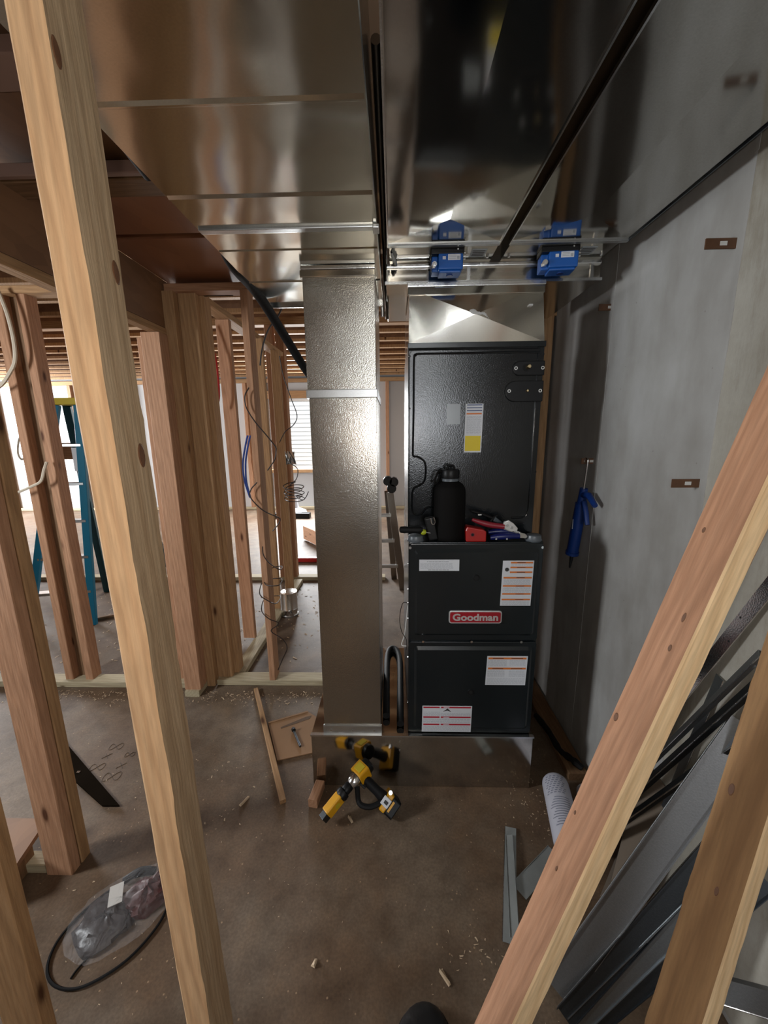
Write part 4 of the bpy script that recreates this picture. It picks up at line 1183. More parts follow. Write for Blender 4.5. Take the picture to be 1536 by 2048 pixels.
# handle and battery
hp = head - axis * 0.02
bp_ = Vector((-0.020, 1.385, 0.050))
hd = (bp_ - hp).normalized()
m = MB(G).tube([hp + hd * 0.012, hp + hd * 0.045, hp + hd * 0.09, bp_], [0.020, 0.0185, 0.018, 0.023], 12)
m.build('grip', 'black_rubber', t, smooth=True)
MB(G @ rot_to(hp + hd * 0.036 + axis * 0.020, hd, axis)).box(-0.008, 0.008, -0.008, 0.008, -0.013, 0.013).build('trigger', 'black_plastic', t, 0.003)
M3 = rot_to(bp_, hd, (-0.35, -0.5, 0.8))
b = MB(G @ M3).ext(rrect(-0.036, 0.036, -0.044, 0.044, 0.008), 0.0, 0.022, 'z').build('battery_foot', 'yellow_tool', t, 0.004)
b = MB(G @ M3).ext(rrect(-0.034, 0.034, -0.046, 0.046, 0.009), 0.022, 0.058, 'z').build('battery', 'black_plastic', t, 0.004)
MB(G @ M3).box(-0.020, 0.020, 0.0455, 0.0475, 0.026, 0.034).build('battery_stripe', 'yellow_tool', b)
tg = MB(G @ M3).box(-0.016, 0.016, 0.045, 0.0475, -0.012, 0.022).build('white_tag', 'sticker_white', t, 0.002)
MB(G @ M3).box(-0.007, 0.005, 0.0476, 0.0486, -0.002, 0.014).build('tag_mark', 'print_black', tg, 0.001)
MB(G @ M3).cyl((0.034, 0.03, 0.0), (0.034, 0.045, 0.0), 0.008, n=12).build('belt_hook_screw', 'zinc_bright', t)
MB(G).tube(smoothpath([hp + Vector((-0.01, -0.03, -0.03)), Vector((-0.115, 1.352, 0.060)), Vector((-0.075, 1.345, 0.050)), bp_ + Vector((-0.01, -0.025, 0.004))], 5), 0.010, 8).build('hand_guard', 'black_rubber', t, smooth=True)

o = board('wood_offcut', (-0.352, 1.352, 0.020), (-0.337, 1.448, 0.020), 0.040, 0.040, 'wood_pink', None)
tag(o, 'short square wood offcut left of the drill at the plenum front', 'offcut')
# cardboard and bolt
t = thing('cardboard_sheet', 'torn brown cardboard flap on the floor left of the return drop', 'cardboard', (-0.55, 1.75, 0))
MB().ext([(-0.575, 1.585), (-0.392, 1.640), (-0.375, 1.700), (-0.400, 1.850), (-0.500, 1.925), (-0.700, 1.835)], 0.002, 0.007, 'z').build('sheet', 'cardboard', t)
MB().ext([(-0.62, 1.800), (-0.615, 1.790), (-0.475, 1.865), (-0.470, 1.890), (-0.50, 1.880)], 0.0071, 0.0078, 'z').build('faded_print', 'cardboard_print', t)
MB().ext([(-0.70, 1.833), (-0.695, 1.824), (-0.498, 1.914), (-0.50, 1.925)], 0.0071, 0.011, 'z').build('fold', 'cardboard', t)
t = thing('lag_bolt', 'black bolt lying on the cardboard flap', 'bolt', (-0.51, 1.70, 0.007))
MB().cyl((-0.538, 1.765, 0.0145), (-0.480, 1.665, 0.0135), 0.0062, n=10).build('shank', 'steel_dark', t, smooth=True)
MB().cyl((-0.545, 1.777, 0.0185), (-0.538, 1.765, 0.0185), 0.0115, n=6).build('hex_head', 'steel_dark', t)
o = board('lath_strip', (-0.484, 1.367, 0.011), (-0.864, 2.11, 0.011), 0.026, 0.020, 'wood_tan', None, (1, 0.5, 0))
tag(o, 'long thin wooden strip lying on the floor beside the cardboard', 'strip')
# dark board on the left, plywood offcut
o = MB().add([(-1.258, 1.339, 0.003), (-1.182, 1.340, 0.003), (-1.95, 1.835, 0.002), (-2.02, 1.75, 0.002), (-1.258, 1.339, 0.012), (-1.182, 1.340, 0.012), (-1.95, 1.835, 0.012), (-2.02, 1.75, 0.012)],
             [(0, 3, 2, 1), (4, 5, 6, 7), (0, 1, 5, 4), (1, 2, 6, 5), (2, 3, 7, 6), (3, 0, 4, 7)]).build('dark_plank', 'dark_board', None, 0.002)
tag(o, 'black-brown plank lying aslant on the floor behind the double stud', 'plank')
MB().box(-1.50, -1.485, 1.495, 1.505, 0.012, 0.015).build('nail_head', 'zinc_bright', o)
t = thing('plywood_offcut', 'brown plywood scrap on blocks at the left edge beside the double stud', 'plywood', (-1.5, 1.05, 0))
MB().add([(-1.62, 0.80, 0.10), (-1.30, 0.99, 0.10), (-1.345, 1.19, 0.10), (-1.9, 1.19, 0.10), (-1.62, 0.80, 0.118), (-1.30, 0.99, 0.118), (-1.345, 1.19, 0.118), (-1.9, 1.19, 0.118)],
         [(0, 3, 2, 1), (4, 5, 6, 7), (0, 1, 5, 4), (1, 2, 6, 5), (2, 3, 7, 6), (3, 0, 4, 7)]).build('sheet', 'osb', t)
MB().box(-1.75, -1.60, 1.0, 1.15, 0.0, 0.10).build('block', 'wood_dark', t)
MB().box(-1.42, -1.345, 1.0, 1.12, 0.0, 0.10).build('block', 'wood_dark', t)

# plastic bag bundle and cable loop
bg = thing('plastic_bag', 'clear plastic bag with red parts and a paper tag on the floor at lower left', 'bag', (-0.93, 0.95, 0))
def blob(cx, cy, lx, ly, h, ang, seed, nu=28, nv=12, amp=0.16):
    vs, fs = [], []
    ca, sa = math.cos(ang), math.sin(ang)
    for j in range(nv + 1):
        ph = math.pi / 2 * j / nv
        for i in range(nu):
            th = 2 * math.pi * i / nu
            n = 1 + amp * mnoise.noise(Vector((math.cos(th) * 2 + seed, math.sin(th) * 2, ph * 2))) + amp * 0.5 * mnoise.noise(Vector((math.cos(th) * 6, math.sin(th) * 6 + seed, ph * 6)))
            x, y, z = lx * math.cos(ph) * math.cos(th) * n, ly * math.cos(ph) * math.sin(th) * n, h * math.sin(ph) ** 0.8 * n
            vs.append((cx + x * ca - y * sa, cy + x * sa + y * ca, 0.003 + z))
    for j in range(nv):
        for i in range(nu):
            a, b = j * nu + i, j * nu + (i + 1) % nu
            fs.append((a, b, b + nu, a + nu))
    fs.append(tuple(range(nu - 1, -1, -1)))
    return MB().add(vs, fs)
blob(-0.910, 0.975, 0.158, 0.108, 0.062, R(38), 2.0).build('film', 'plastic_film', bg, smooth=True)
blob(-0.852, 1.020, 0.080, 0.060, 0.044, R(42), 5.0, 24, 10, 0.3).build('red_contents', 'bag_contents', bg, smooth=True)
blob(-0.948, 0.945, 0.088, 0.078, 0.036, R(30), 9.0, 24, 10, 0.3).build('dark_contents', 'bag_parts', bg, smooth=True)
MB(Matrix.Translation((-0.935, 0.985, 0.062)) @ Matrix.Rotation(R(28), 4, 'Z') @ Matrix.Rotation(R(8), 4, 'X')).box(-0.020, 0.020, -0.030, 0.030, -0.001, 0.001).build('paper_tag', 'bag_tag', bg)
loop = [(-0.870, 1.085, 0.012), (-0.952, 1.065, 0.010), (-1.03, 0.995, 0.006), (-1.065, 0.905, 0.006), (-1.045, 0.835, 0.006), (-0.985, 0.795, 0.006), (-0.905, 0.795, 0.006), (-0.82, 0.850, 0.006), (-0.775, 0.93, 0.006), (-0.772, 1.0, 0.006), (-0.80, 1.05, 0.008)]
wire('cable_loop', loop, 0.0042, 'black_rubber', 'thin black cable lying in a big loop around the plastic bag', 'cable')
wire('cable_piece', [(-0.938, 0.865, 0.004), (-0.952, 0.830, 0.004), (-0.955, 0.812, 0.004)], 0.003, 'black_rubber', 'short black cable end inside the big loop', 'cable')
o = MB().tube(smoothpath([(-0.870, 1.088, 0.020), (-0.92, 1.082, 0.026), (-0.965, 1.055, 0.016)], 6), [0.011] * 13, 8).build('black_plug', 'black_rubber', None, smooth=True)
tag(o, 'black plug at the top of the cable loop by the plastic bag', 'plug')

# caulk tube, second jug, strips and bracket near the wall
t = thing('sealant_can', 'white printed sealant can lying on the floor right of the plenum', 'can', (0.68, 1.38, 0))
M = rot_to((0.700, 1.440, 0.0545), (-0.20, -0.98, 0.0)) @ Matrix.Diagonal((1.6, 1.6, 1.15, 1))
MB(M).lathe([(0.020, -0.006), (0.028, -0.003), (0.0325, 0.006), (0.034, 0.018), (0.034, 0.235), (0.030, 0.245), (0.012, 0.250)], 32).build('body', 'tube_label', t, smooth=True)
m = MB(M)
for k in range(9):
    z = 0.018 + 0.0085 * k
    for q in range(5):
        a0 = R(62 + 17 * q + (k % 3) * 5)
        a1 = a0 + R(11)
        r = 0.0344
        m.add([(r * math.cos(a0), r * math.sin(a0), z), (r * math.cos(a1), r * math.sin(a1), z), (r * math.cos(a1), r * math.sin(a1), z + 0.004), (r * math.cos(a0), r * math.sin(a0), z + 0.004)], [(0, 1, 2, 3)])
for k in range(12):
    z = 0.105 + 0.009 * k
    a0, a1 = R(60), R(60 + 60 + (k * 37) % 30)
    m.add([(0.0344 * math.cos(a0 + (a1 - a0) * i / 6), 0.0344 * math.sin(a0 + (a1 - a0) * i / 6), z + d) for d in (0, 0.003) for i in range(7)], [(i, i + 1, i + 8, i + 7) for i in range(6)])
m.build('fine_print', 'tube_print', t)
o = MB(rot_to((0.822, 1.42, 0.036), (-0.25, -0.96, 0))).lathe([(0.020, -0.004), (0.032, 0.0), (0.035, 0.012), (0.035, 0.16), (0.03, 0.17)], 24).build('sealant_can', 'tube_label', None, smooth=True)
tag(o, 'white sealant can mostly hidden behind the leaning pinkish board', 'can')
t = thing('bottom_plate', 'dirty brown plate lying along the foot of the concrete wall', 'plate', (0.84, 1.8, 0))
board('plate_board', (0.835, 1.50, 0.019), (0.835, 2.28, 0.019), 0.089, 0.036, 'wood_dark', t, (1, 0, 0))
rs = random.Random(11)
t = thing('foam_gasket', 'crumpled black rubber strip lying on the plate by the wall', 'strip', (0.80, 1.6, 0.04))
MB().tube(smoothpath([(0.77, 1.86, 0.045), (0.79, 1.74, 0.050), (0.80, 1.63, 0.044), (0.83, 1.56, 0.055), (0.86, 1.52, 0.046)], 5), [0.012 + 0.006 * rs.random() for _ in range(21)], 7).build('strip', 'black_rubber', t, smooth=True)
def channel(name, p0, p1, w, h, mat, label, hint=(1, 0, 0), cat='metal strip', group=None, th=0.0016, holes=0):
    M, L = frame(p0, p1, hint)
    t = thing(name, label, cat, p0, group)
    m = MB(M)
    m.box(-w / 2, w / 2, -th, 0.0, 0, L)
    if h:
        m.box(-w / 2, -w / 2 + th, -h, -th, 0, L).box(w / 2 - th, w / 2, -h, -th, 0, L)
    m.build('web', mat, t)
    MB(M).cyl((-w / 2, -0.0005, 0), (-w / 2, -0.0005, L), 0.0016, n=5).build('bright_hem', 'zinc_bright', t)
    for k in range(holes):
        z = L * (0.45 + 0.5 * k / holes)
        MB(M).cyl(((-1) ** k * w * 0.2, 0.0003, z), ((-1) ** k * w * 0.2, -0.0022, z), 0.0028, n=8).build('punched_hole', 'void', t)
    return t
ZU = (0, 0, 1)
channel('metal_strip', (0.352, 0.915, 0.004), (0.462, 1.275, 0.006), 0.042, 0.0, 'zinc_dull', 'short grey metal strip lying on the floor left of the leaning board', (1, 0, 0.1))
channel('metal_strip', (0.372, 0.925, 0.010), (0.446, 1.24, 0.012), 0.030, 0.006, 'zinc_dull', 'narrower metal strip lying on top of the short grey one', (1, 0, 0.4))
channel('metal_strip', (0.425, 1.055, 0.004), (0.600, 1.180, 0.010), 0.060, 0.004, 'zinc_dull', 'stubby notched metal piece half under the leaning pinkish board', (0.5, -1, 0))
channel('metal_strip', (0.448, 0.800, 0.030), (0.872, 0.850, 0.845), 0.070, 0.012, 'galv_channel', 'widest grey metal channel leaning on the wall behind the pinkish board', (0.55, -0.55, -0.35))
channel('metal_strip', (0.455, 0.760, 0.010), (0.870, 0.800, 0.66), 0.045, 0.010, 'steel_dark', 'dark metal strip leaning just below the widest grey channel', (0.5, -0.6, -0.35))
channel('metal_strip', (0.475, 0.745, 0.006), (0.872, 0.760, 0.60), 0.040, 0.008, 'galv_strip', 'metal strip with a bright edge leaning lowest of the stack', (0.5, -0.6, -0.35))
channel('metal_strip', (0.500, 0.735, 0.004), (0.873, 0.735, 0.52), 0.035, 0.008, 'steel_dark', 'dark strip at the bottom front of the leaning metal stack', (0.5, -0.6, -0.35))
channel('metal_strip', (0.700, 1.215, 0.014), (0.852, 0.830, 0.985), 0.030, 0.012, 'steel_dark', 'dark metal strip crossing low between the two leaning boards', (0.5, 0.7, 0.1))
channel('metal_strip', (0.720, 1.255, 0.014), (0.858, 0.845, 1.045), 0.026, 0.010, 'galv_strip', 'second dark strip crossing between the two leaning boards', (0.5, 0.7, 0.1))
channel('metal_strip', (0.685, 1.180, 0.014), (0.862, 0.785, 0.94), 0.024, 0.010, 'steel_dark', 'third strip of the crossing bundle, nearest to the floor', (0.5, 0.7, 0.1))
channel('metal_strip', (0.790, 1.335, 0.006), (0.878, 0.860, 1.225), 0.036, 0.0, 'zinc_bright', 'bright punched metal strap leaning on the wall', (0.1, 0.9, 0.35), holes=9)
channel('metal_strip', (0.845, 1.10, 0.006), (0.880, 0.955, 0.905), 0.026, 0.0, 'galv_strip', 'thin blue-grey strip leaning nearly upright on the concrete', (0.05, 1, 0.1))
channel('metal_strip', (0.800, 0.745, 0.16), (0.880, 0.660, 0.26), 0.05, 0.02, 'galv_channel', 'pale grey channel end in the lower right corner', (0.2, 0.2, 1))
o = MB().add([(0.70, 1.02, 0.0), (0.886, 1.22, 0.0), (0.886, 1.24, 0.0), (0.70, 1.05, 0.0), (0.876, 0.98, 0.42), (0.886, 1.20, 0.42), (0.886, 1.22, 0.42), (0.884, 1.0, 0.42)],
             [(0, 3, 2, 1), (4, 5, 6, 7), (0, 1, 5, 4), (1, 2, 6, 5), (2, 3, 7, 6), (3, 0, 4, 7)]).build('plaster_offcut', 'dim_plaster')
tag(o, 'dull plasterboard offcut propped behind the metal strips', 'offcut')
o = MB().box(0.560, 0.572, 0.945, 0.957, 0.15, 0.165).build('foam_bit', 'sticker_white')
bpy.data.objects.remove(o)

# boot toe at the bottom edge
t = thing('work_boot', 'rounded black boot toe poking in at the bottom edge', 'boot', (0.075, 0.62, 0))
vs, fs = [], []
nu, nv = 24, 10
for j in range(nv + 1):
    ph = math.pi / 2 * j / nv
    for i in range(nu):
        th = 2 * math.pi * i / nu
        y = math.sin(th)
        ln = 0.085 if y > 0 else 0.20
        vs.append((0.072 * math.cos(ph) ** 0.6 * math.cos(th), ln * math.cos(ph) ** 0.6 * y, 0.018 + (0.055 + (0.03 if y < 0 else 0)) * math.sin(ph)))
for j in range(nv):
    for i in range(nu):
        a, b = j * nu + i, j * nu + (i + 1) % nu
        fs.append((a, b, b + nu, a + nu))
BM = Matrix.Translation((0.066, 0.690, 0)) @ Matrix.Rotation(R(-30), 4, 'Z')
MB(BM).add(vs, fs).build('upper', 'boot_leather', t, smooth=True)
MB(BM).ext([(0.075 * math.cos(R(a)), (0.090 if math.sin(R(a)) > 0 else 0.205) * math.sin(R(a))) for a in range(0, 360, 15)], 0.0, 0.020, 'z').build('sole', 'black_rubber', t)
for k in range(5):
    MB().cyl((0.042 + 0.013 * k, 0.735 - 0.004 * abs(k - 2), 0.060), (0.042 + 0.013 * k, 0.735 - 0.004 * abs(k - 2), 0.0655), 0.0022, n=6).build('stitch', 'grey_plug', t)

# small wood chips
rs = random.Random(3)
for (x, y, a, l, lab) in ((-0.655, 1.375, 62, 0.05, 'small wedge-shaped wood chip lying alone left of the thin strip'), (-0.185, 1.30, -58, 0.03, 'tiny pinkish wood chip in front of the drill'), (0.142, 0.835, -55, 0.040, 'curled pale wood shaving near the boot toe'), (-0.245, 0.86, 70, 0.02, 'pale crumb of wood on the bare floor left of the boot')):
    M = Matrix.Translation((x, y, 0.002)) @ Matrix.Rotation(R(a), 4, 'Z')
    o = MB(M).add([(-l / 2, -0.006, 0), (l / 2, -0.004, 0), (l / 2, 0.005, 0.0), (-l / 2, 0.008, 0), (-l / 2, -0.004, 0.012), (l / 2, -0.002, 0.004), (l / 2 - 0.004, 0.004, 0.006), (-l / 2 + 0.004, 0.004, 0.003)],
                  [(0, 3, 2, 1), (4, 5, 6, 7), (0, 1, 5, 4), (1, 2, 6, 5), (2, 3, 7, 6), (3, 0, 4, 7)]).build('wood_chip', 'shaving')
    tag(o, lab, 'wood chip')
# sawdust and shavings nobody could count
m = MB()
def crumb(x, y, s, z=0.0):
    a = rs.uniform(0, 6.3)
    l, w = s * rs.uniform(0.7, 2.2), s * rs.uniform(0.3, 0.7)
    ca, sa = math.cos(a), math.sin(a)
    h = s * rs.uniform(0.2, 0.6)
    pts = [(-l, -w, 0), (l, -w * 0.6, h * 0.3), (l * 0.8, w, 0), (-l * 0.7, w, h)]
    m.add([(x + px * ca - py * sa, y + px * sa + py * ca, z + 0.0012 + pz) for px, py, pz in pts], [(0, 1, 2, 3)])
for _ in range(420):
    crumb(rs.uniform(-2.4, -0.4), 2.10 - abs(rs.gauss(0, 0.06)), rs.uniform(0.002, 0.006))
for _ in range(380):
    crumb(rs.uniform(-3.0, -0.6), rs.uniform(2.4, 3.8), rs.uniform(0.004, 0.011))
for _ in range(150):
    crumb(rs.uniform(-0.9, 0.5), rs.uniform(0.7, 1.44), rs.uniform(0.0006, 0.0018))
for _ in range(30):
    crumb(rs.gauss(0.27, 0.05), rs.gauss(0.88, 0.03), rs.uniform(0.0012, 0.004))
for _ in range(90):
    crumb(rs.gauss(0.60, 0.06), rs.gauss(1.36, 0.07), rs.uniform(0.001, 0.0035))
for _ in range(120):
    crumb(rs.uniform(-1.7, -0.6), rs.uniform(0.75, 1.6), rs.uniform(0.001, 0.004))
o = m.build('sawdust', 'shaving')
tag(o, 'scattered sawdust and wood shavings on the concrete', 'sawdust', kind='stuff')

# pencil scribbles on the slab
def mark(pts):
    o = MB().tube([(x, y, 0.0004) for x, y in pts], 0.0009, 4).build('pencil_mark', 'pencil', floor)
    return o
def figure8(cx, cy, s, a):
    pts = []
    for k in range(25):
        u = 2 * math.pi * k / 24
        x, y = s * math.sin(u), s * 0.62 * math.sin(2 * u)
        pts.append((cx + x * math.cos(a) - y * math.sin(a), cy + x * math.sin(a) + y * math.cos(a)))
    return pts
def cross(cx, cy, s):
    mark([(cx - s, cy - s), (cx + s, cy + s)])
    mark([(cx - s, cy + s), (cx + s, cy - s)])
for cx, cy, s in ((-1.432, 1.666, 0.032), (-1.436, 1.542, 0.032), (-1.327, 1.491, 0.038), (-1.328, 1.617, 0.022)):
    mark(figure8(cx, cy, s, 0.15))
for cx, cy, s in ((-1.437, 1.607, 0.016), (-1.325, 1.552, 0.016)):
    cross(cx, cy, s)

# ================================================================== CAULK GUN ON THE WALL
t = thing('caulk_gun', 'blue caulking gun hanging by its rod from a metal tab on the concrete wall', 'caulk gun', (0.86, 1.76, 1.44))
gx = 0.852
top, rb, bb, tip = Vector((gx, 1.722, 1.436)), Vector((gx, 1.733, 1.312)), Vector((gx, 1.790, 0.985)), Vector((gx, 1.800, 0.915))
ax = (bb - rb).normalized()
hk = smoothpath([rb, top - Vector((0, 0, 0.012)), top + Vector((0, 0.004, 0.006)), top + Vector((0.0, 0.018, 0.010)), top + Vector((0, 0.030, -0.002)), top + Vector((0, 0.026, -0.012))], 6)
MB().tube(hk, 0.0042, 8).build('plunger_rod', 'zinc_bright', t, smooth=True)
MB().cyl(rb, rb + ax * 0.075, 0.017, 0.019, 16).build('head', 'blue_gun', t, smooth=True)
MB().cyl(rb + ax * 0.070, rb + ax * 0.32, 0.0245, 0.0265, 22).build('barrel', 'blue_gun', t, smooth=True)
MB().cyl(rb + ax * 0.315, rb + ax * 0.330, 0.030, 0.030, 22).build('end_cap', 'blue_gun', t, smooth=True)
MB().cyl(rb + ax * 0.330, tip, 0.010, 0.004, 10).build('nozzle', 'steel_dark', t, smooth=True)
q = rb + ax * 0.030
MB().tube([q, q + Vector((0, -0.055, 0.005)), q + Vector((0, -0.115, -0.030))], [0.016, 0.014, 0.011], 10).build('handle', 'blue_gun', t, smooth=True)
MB().tube([q + Vector((0, -0.015, -0.03)), q + Vector((0, -0.045, -0.075)), q + Vector((0, -0.065, -0.125))], [0.013, 0.011, 0.010], 10).build('trigger', 'blue_gun', t, smooth=True)
MB().box(gx - 0.0275, gx - 0.0255, 1.752, 1.758, 1.12, 1.165).build('label', 'print_grey', t)
# ================================================================== PIPES, WIRES AND LADDERS
wire('black_pipe', [(-0.560, 1.40, 2.185), (-0.562, 1.50, 2.150), (-0.555, 1.72, 2.130), (-0.52, 1.95, 2.030), (-0.46, 2.10, 1.90), (-0.40, 2.22, 1.80)], 0.021, 'black_rubber', 'black insulated pipe slanting down behind the return drop', 'pipe', n=14)
wire('black_pipe', [(-0.566, 0.80, 2.20), (-0.568, 0.93, 2.172), (-0.572, 1.03, 2.160)], 0.012, 'black_rubber', 'short black pipe end along the left edge of the return duct', 'pipe', n=10)
for x, y in ((-0.030, 1.95), (-0.052, 1.99)):
    pass
o = MB().tube([(-0.030, 0.9, 2.30), (-0.030, 1.70, 2.27), (-0.026, 1.90, 2.12), (-0.026, 1.93, 2.085)], 0.010, 10).build('copper_line', 'copper_dull', None, smooth=True)
tag(o, 'shiny pipe in the dark gap right of the return drop top', 'pipe')
o = MB().tube([(-0.048, 1.90, 2.30), (-0.047, 1.92, 2.09)], 0.009, 10).build('copper_line', 'copper_dull', None, smooth=True)
tag(o, 'second shorter pipe end close behind the return drop top', 'pipe')
wire('rubber_hose', [(-0.040, 1.56, 0.281), (-0.043, 1.80, 0.281), (-0.042, 2.05, 0.281), (-0.020, 2.13, 0.281), (0.012, 2.11, 0.281), (0.030, 2.0, 0.281), (0.028, 1.75, 0.281), (0.024, 1.51, 0.281)], 0.0165, 'black_rubber', 'black rubber hose bent in a U on the plenum between drop and furnace', 'hose', n=10)
WB = 'curled black wires on the studs'
wire('curled_wire', [(-0.774, 2.14, 1.812), (-0.799, 2.14, 1.771), (-0.798, 2.14, 1.711), (-0.758, 2.14, 1.637), (-0.697, 2.14, 1.559), (-0.654, 2.14, 1.501), (-0.650, 2.14, 1.474), (-0.662, 2.14, 1.425), (-0.705, 2.14, 1.367)], 0.0034, 'wire_black', 'curved black wire at eye level across the pink stud', group=WB)
wire('curled_wire', [(-0.770, 2.14, 1.300), (-0.807, 2.14, 1.260), (-0.813, 2.14, 1.214), (-0.750, 2.14, 1.142), (-0.664, 2.14, 1.098), (-0.653, 2.14, 1.083), (-0.666, 2.14, 1.056), (-0.700, 2.14, 1.018)], 0.0034, 'wire_black', 'hooked black wire below the blue tubing', group=WB)
wire('curled_wire', [(-0.766, 2.14, 0.925), (-0.764, 2.14, 0.874), (-0.727, 2.12, 0.832), (-0.675, 2.14, 0.784), (-0.698, 2.26, 0.762), (-0.767, 2.27, 0.744), (-0.791, 2.2, 0.712), (-0.760, 2.14, 0.687), (-0.685, 2.14, 0.687), (-0.709, 2.27, 0.678), (-0.820, 2.27, 0.660), (-0.812, 2.16, 0.624), (-0.761, 2.14, 0.589), (-0.710, 2.14, 0.569), (-0.723, 2.27, 0.560), (-0.820, 2.27, 0.544), (-0.812, 2.17, 0.511), (-0.763, 2.14, 0.472), (-0.701, 2.14, 0.439), (-0.753, 2.14, 0.390), (-0.686, 2.14, 0.336), (-0.662, 2.14, 0.276), (-0.695, 2.14, 0.198), (-0.727, 2.14, 0.125)], 0.0030, 'wire_black', 'black wire spiralling round the foot of the pink stud', group=WB, sm=6)
wire('curled_wire', [(-0.63, 2.25, 1.99), (-0.614, 2.25, 1.884), (-0.579, 2.25, 1.765), (-0.550, 2.25, 1.671), (-0.571, 2.25, 1.619), (-0.624, 2.25, 1.577), (-0.660, 2.25, 1.518)], 0.0026, 'wire_black', 'thin black wire hanging in front of the bright window', group=WB)
hel = [(-0.612, 2.25, 1.402), (-0.572, 2.25, 1.376), (-0.562, 2.25, 1.347), (-0.576, 2.25, 1.302), (-0.613, 2.25, 1.273)]
for k in range(64):
    u = k / 63
    a = math.pi / 2 + 2 * math.pi * 5 * u
    hel.append((-0.598 + (0.054 + 0.008 * math.sin(15 * u)) * math.cos(a), 2.27 + 0.05 * math.sin(a), 1.268 - 0.090 * u + 0.012 * math.sin(a)))
hel += [(-0.544, 2.25, 1.180), (-0.522, 2.25, 1.198), (-0.505, 2.25, 1.231)]
wire('curled_wire', hel, 0.0026, 'wire_black', 'black wire wound into a small coil beside the window', group=WB, sm=4)
wire('curled_wire', [(-0.562, 2.14, 2.216), (-0.606, 2.14, 2.145), (-0.636, 2.14, 2.117), (-0.663, 2.14, 2.073), (-0.690, 2.14, 2.000), (-0.706, 2.14, 1.923)], 0.004, 'wire_black', 'short black wire hanging under the slanting pipe', group=WB)
wire('red_tubing', [(-1.20, 2.60, 2.25), (-1.169, 2.60, 2.145), (-1.158, 2.60, 2.100), (-1.145, 2.60, 2.060), (-1.139, 2.60, 1.962), (-1.141, 2.60, 1.853), (-1.149, 2.60, 1.790), (-1.167, 2.60, 1.736)], 0.008, 'pex_red', 'red water tubing behind the studs', 'tubing')
for k, dx in enumerate((0.0, 0.016)):
    wire('blue_tubing', [(-0.868 + dx, 2.32, 1.56), (-0.878 + dx, 2.32, 1.533), (-0.905 + dx, 2.32, 1.430), (-0.914 + dx, 2.32, 1.355), (-0.908 + dx * 0.6, 2.32, 1.278), (-0.885 + dx * 0.2, 2.32, 1.185)], 0.0055, 'pex_blue', ('outer' if k == 0 else 'inner') + ' strand of blue tubing bowed between two studs', 'tubing', 'blue tubing between the studs')
o = MB(Matrix.Translation((-0.60, 2.24, 1.42))).add([(0.03 * math.cos(a * 1.3) * (1 + 0.4 * math.sin(a * 5)), 0.02 * math.sin(a * 2), 0.05 * math.cos(a * 2.1)) for a in range(24)], [(i, i + 1, i + 2) for i in range(22)]).build('foil_scrap', 'zinc_bright')
tag(o, 'crumpled shiny foil scrap beside the window edge', 'foil')
wire('white_cable', [(-2.02, 2.10, 2.31), (-2.006, 2.10, 2.276), (-1.986, 2.10, 2.181), (-1.979, 2.10, 2.061), (-1.992, 2.10, 1.962), (-2.032, 2.10, 1.900), (-2.100, 2.10, 1.833), (-2.2, 2.10, 1.80)], 0.009, 'cable_white', 'white cable hanging in a curve at the top of the corner post', 'cable')
wire('white_cable', [(-2.25, 2.10, 1.235), (-2.198, 2.10, 1.238), (-2.122, 2.10, 1.258), (-2.028, 2.10, 1.294), (-1.974, 2.10, 1.322), (-1.954, 2.11, 1.383), (-1.949, 2.13, 1.425)], 0.0075, 'cable_white', 'white cable slung across at hip height by the corner post', 'cable')
wire('white_cable', [(-2.70, 2.9, 1.62), (-2.788, 2.9, 1.595), (-2.837, 2.9, 1.544), (-2.864, 2.9, 1.450), (-2.850, 2.9, 1.401), (-2.817, 2.9, 1.412), (-2.813, 2.9, 1.469)], 0.007, 'cable_white', 'thin white cable loop farther back between left studs', 'cable')
# round galvanised stub
t = thing('duct_collar', 'short shiny round duct collar standing on the floor behind the pink stud', 'duct', (-0.93, 3.15, 0))
MB().lathe([(0.072, 0.005), (0.074, 0.06), (0.076, 0.065), (0.074, 0.07), (0.074, 0.215), (0.070, 0.216)], 28, (-0.93, 3.15)).build('sleeve', 'zinc_bright', t, smooth=True)
MB().lathe([(0.078, 0.0), (0.079, 0.012), (0.075, 0.016)], 28, (-0.93, 3.15)).build('crimped_rim', 'galv_cleat', t, smooth=True)
MB().box(-0.90, -0.87, 3.068, 3.076, 0.02, 0.045).build('tab', 'zinc_bright', t)
# blue stepladder
t = thing('stepladder', 'blue fibreglass stepladder with a yellow top standing behind the corner post', 'ladder', (-2.75, 3.0, 0))
topz = 1.80
for i, (fx, fy, txx, tyy, mt) in enumerate(((-3.02, 2.86, -2.545, 2.95, 'ladder_blue'), (-2.56, 2.96, -2.40, 2.98, 'ladder_blue'), (-2.95, 3.65, -2.53, 3.03, 'ladder_teal_dark'), (-2.02, 3.45, -2.37, 3.06, 'ladder_teal_dark'))):
    board('rail', (fx, fy, 0.0), (txx, tyy, topz), 0.062, 0.028, mt, t, (1, 0, 0))
MB().box(-2.58, -2.33, 2.92, 3.10, topz, topz + 0.05).build('top_cap', 'yellow_paint', t, 0.006)
for k in range(5):
    z = 0.30 + 0.30 * k
    u = z / topz
    x0, y0 = -3.02 + (0.475) * u, 2.86 + 0.09 * u
    x1, y1 = -2.56 + 0.16 * u, 2.96 + 0.02 * u
    board('step', (x0, y0 + 0.02, z), (x1, y1 + 0.02, z), 0.075, 0.022, 'galv_cleat', t, (0, 1, 0))
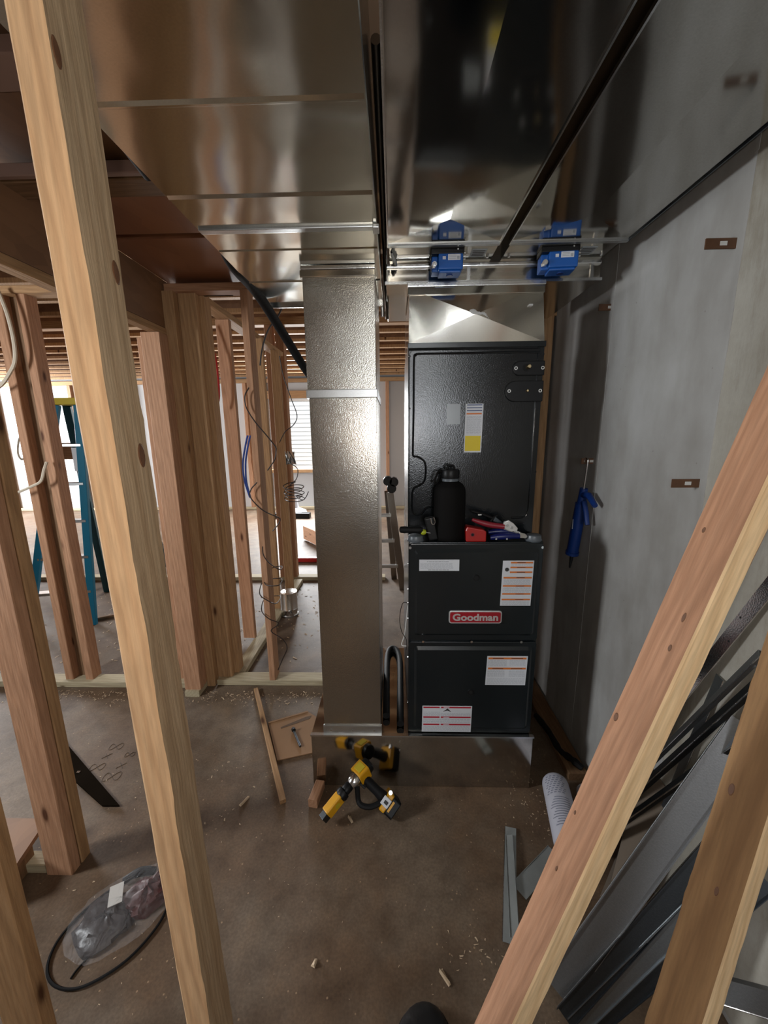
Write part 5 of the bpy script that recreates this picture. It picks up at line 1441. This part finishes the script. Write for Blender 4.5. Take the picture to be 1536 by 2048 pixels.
MB().box(-2.50, -2.42, 2.965, 2.972, 1.30, 1.48).build('label', 'sticker_white', t)
# folding aluminium ladder seen between drop and furnace
t = thing('folding_ladder', 'grey folding ladder with black hinge knobs seen between the drop and the furnace', 'ladder', (0.0, 3.6, 0))
board('rail', (0.09, 3.70, 0.0), (-0.035, 3.60, 1.02), 0.07, 0.03, 'copper_dull', t, (1, 0, 0))
board('rail', (0.0, 4.00, 0.0), (-0.06, 3.66, 1.02), 0.06, 0.03, 'copper_dull', t, (1, 0, 0))
board('rail', (-0.42, 3.70, 0.0), (-0.36, 3.60, 1.02), 0.07, 0.03, 'copper_dull', t, (1, 0, 0))
for z in (0.27, 0.54, 0.80):
    board('rung', (-0.40 + 0.06 * z, 3.68 - 0.1 * z, z), (0.07 - 0.12 * z, 3.68 - 0.1 * z, z), 0.04, 0.03, 'galv_cleat', t, (0, 1, 0))
for x, z in ((-0.020, 1.06), (-0.055, 1.13), (0.0, 1.12)):
    MB().cyl((x, 3.56, z), (x, 3.64, z), 0.045, n=14).build('hinge_knob', 'black_plastic', t, 0.006)
# far clutter
o = board('lumber_board', (-1.35, 5.6, 0.12), (-0.55, 4.6, 0.10), 0.20, 0.04, 'wood_pink', None, (0, 0, 1))
tag(o, 'loose board lying on the bright far floor left of the return drop', 'board')
o = MB().box(-1.42, -0.66, 4.55, 4.60, 0.005, 0.06).build('spirit_level', 'red_plastic', None, 0.003)
tag(o, 'red level lying on the far floor left of the return drop', 'level')
t = thing('shop_fan', 'small pile of white and dark clutter on the far floor under the window', 'clutter', (-2.1, 7.4, 0))
MB().lathe([(0.26, 0.0), (0.22, 0.10), (0.08, 0.16), (0.05, 0.40)], 16, (-1.95, 7.4)).build('white_base', 'sticker_white', t, smooth=True)
MB().box(-2.5, -1.6, 7.1, 7.25, 0.0, 0.10).build('dark_bar', 'black_plastic', t, 0.01)
o = board('loose_lath', (-2.75, 2.95, 0.012), (-2.20, 3.25, 0.012), 0.03, 0.02, 'wood_dark', None, (0, 1, 0))
tag(o, 'thin dark lath lying on the floor by the stepladder', 'strip')
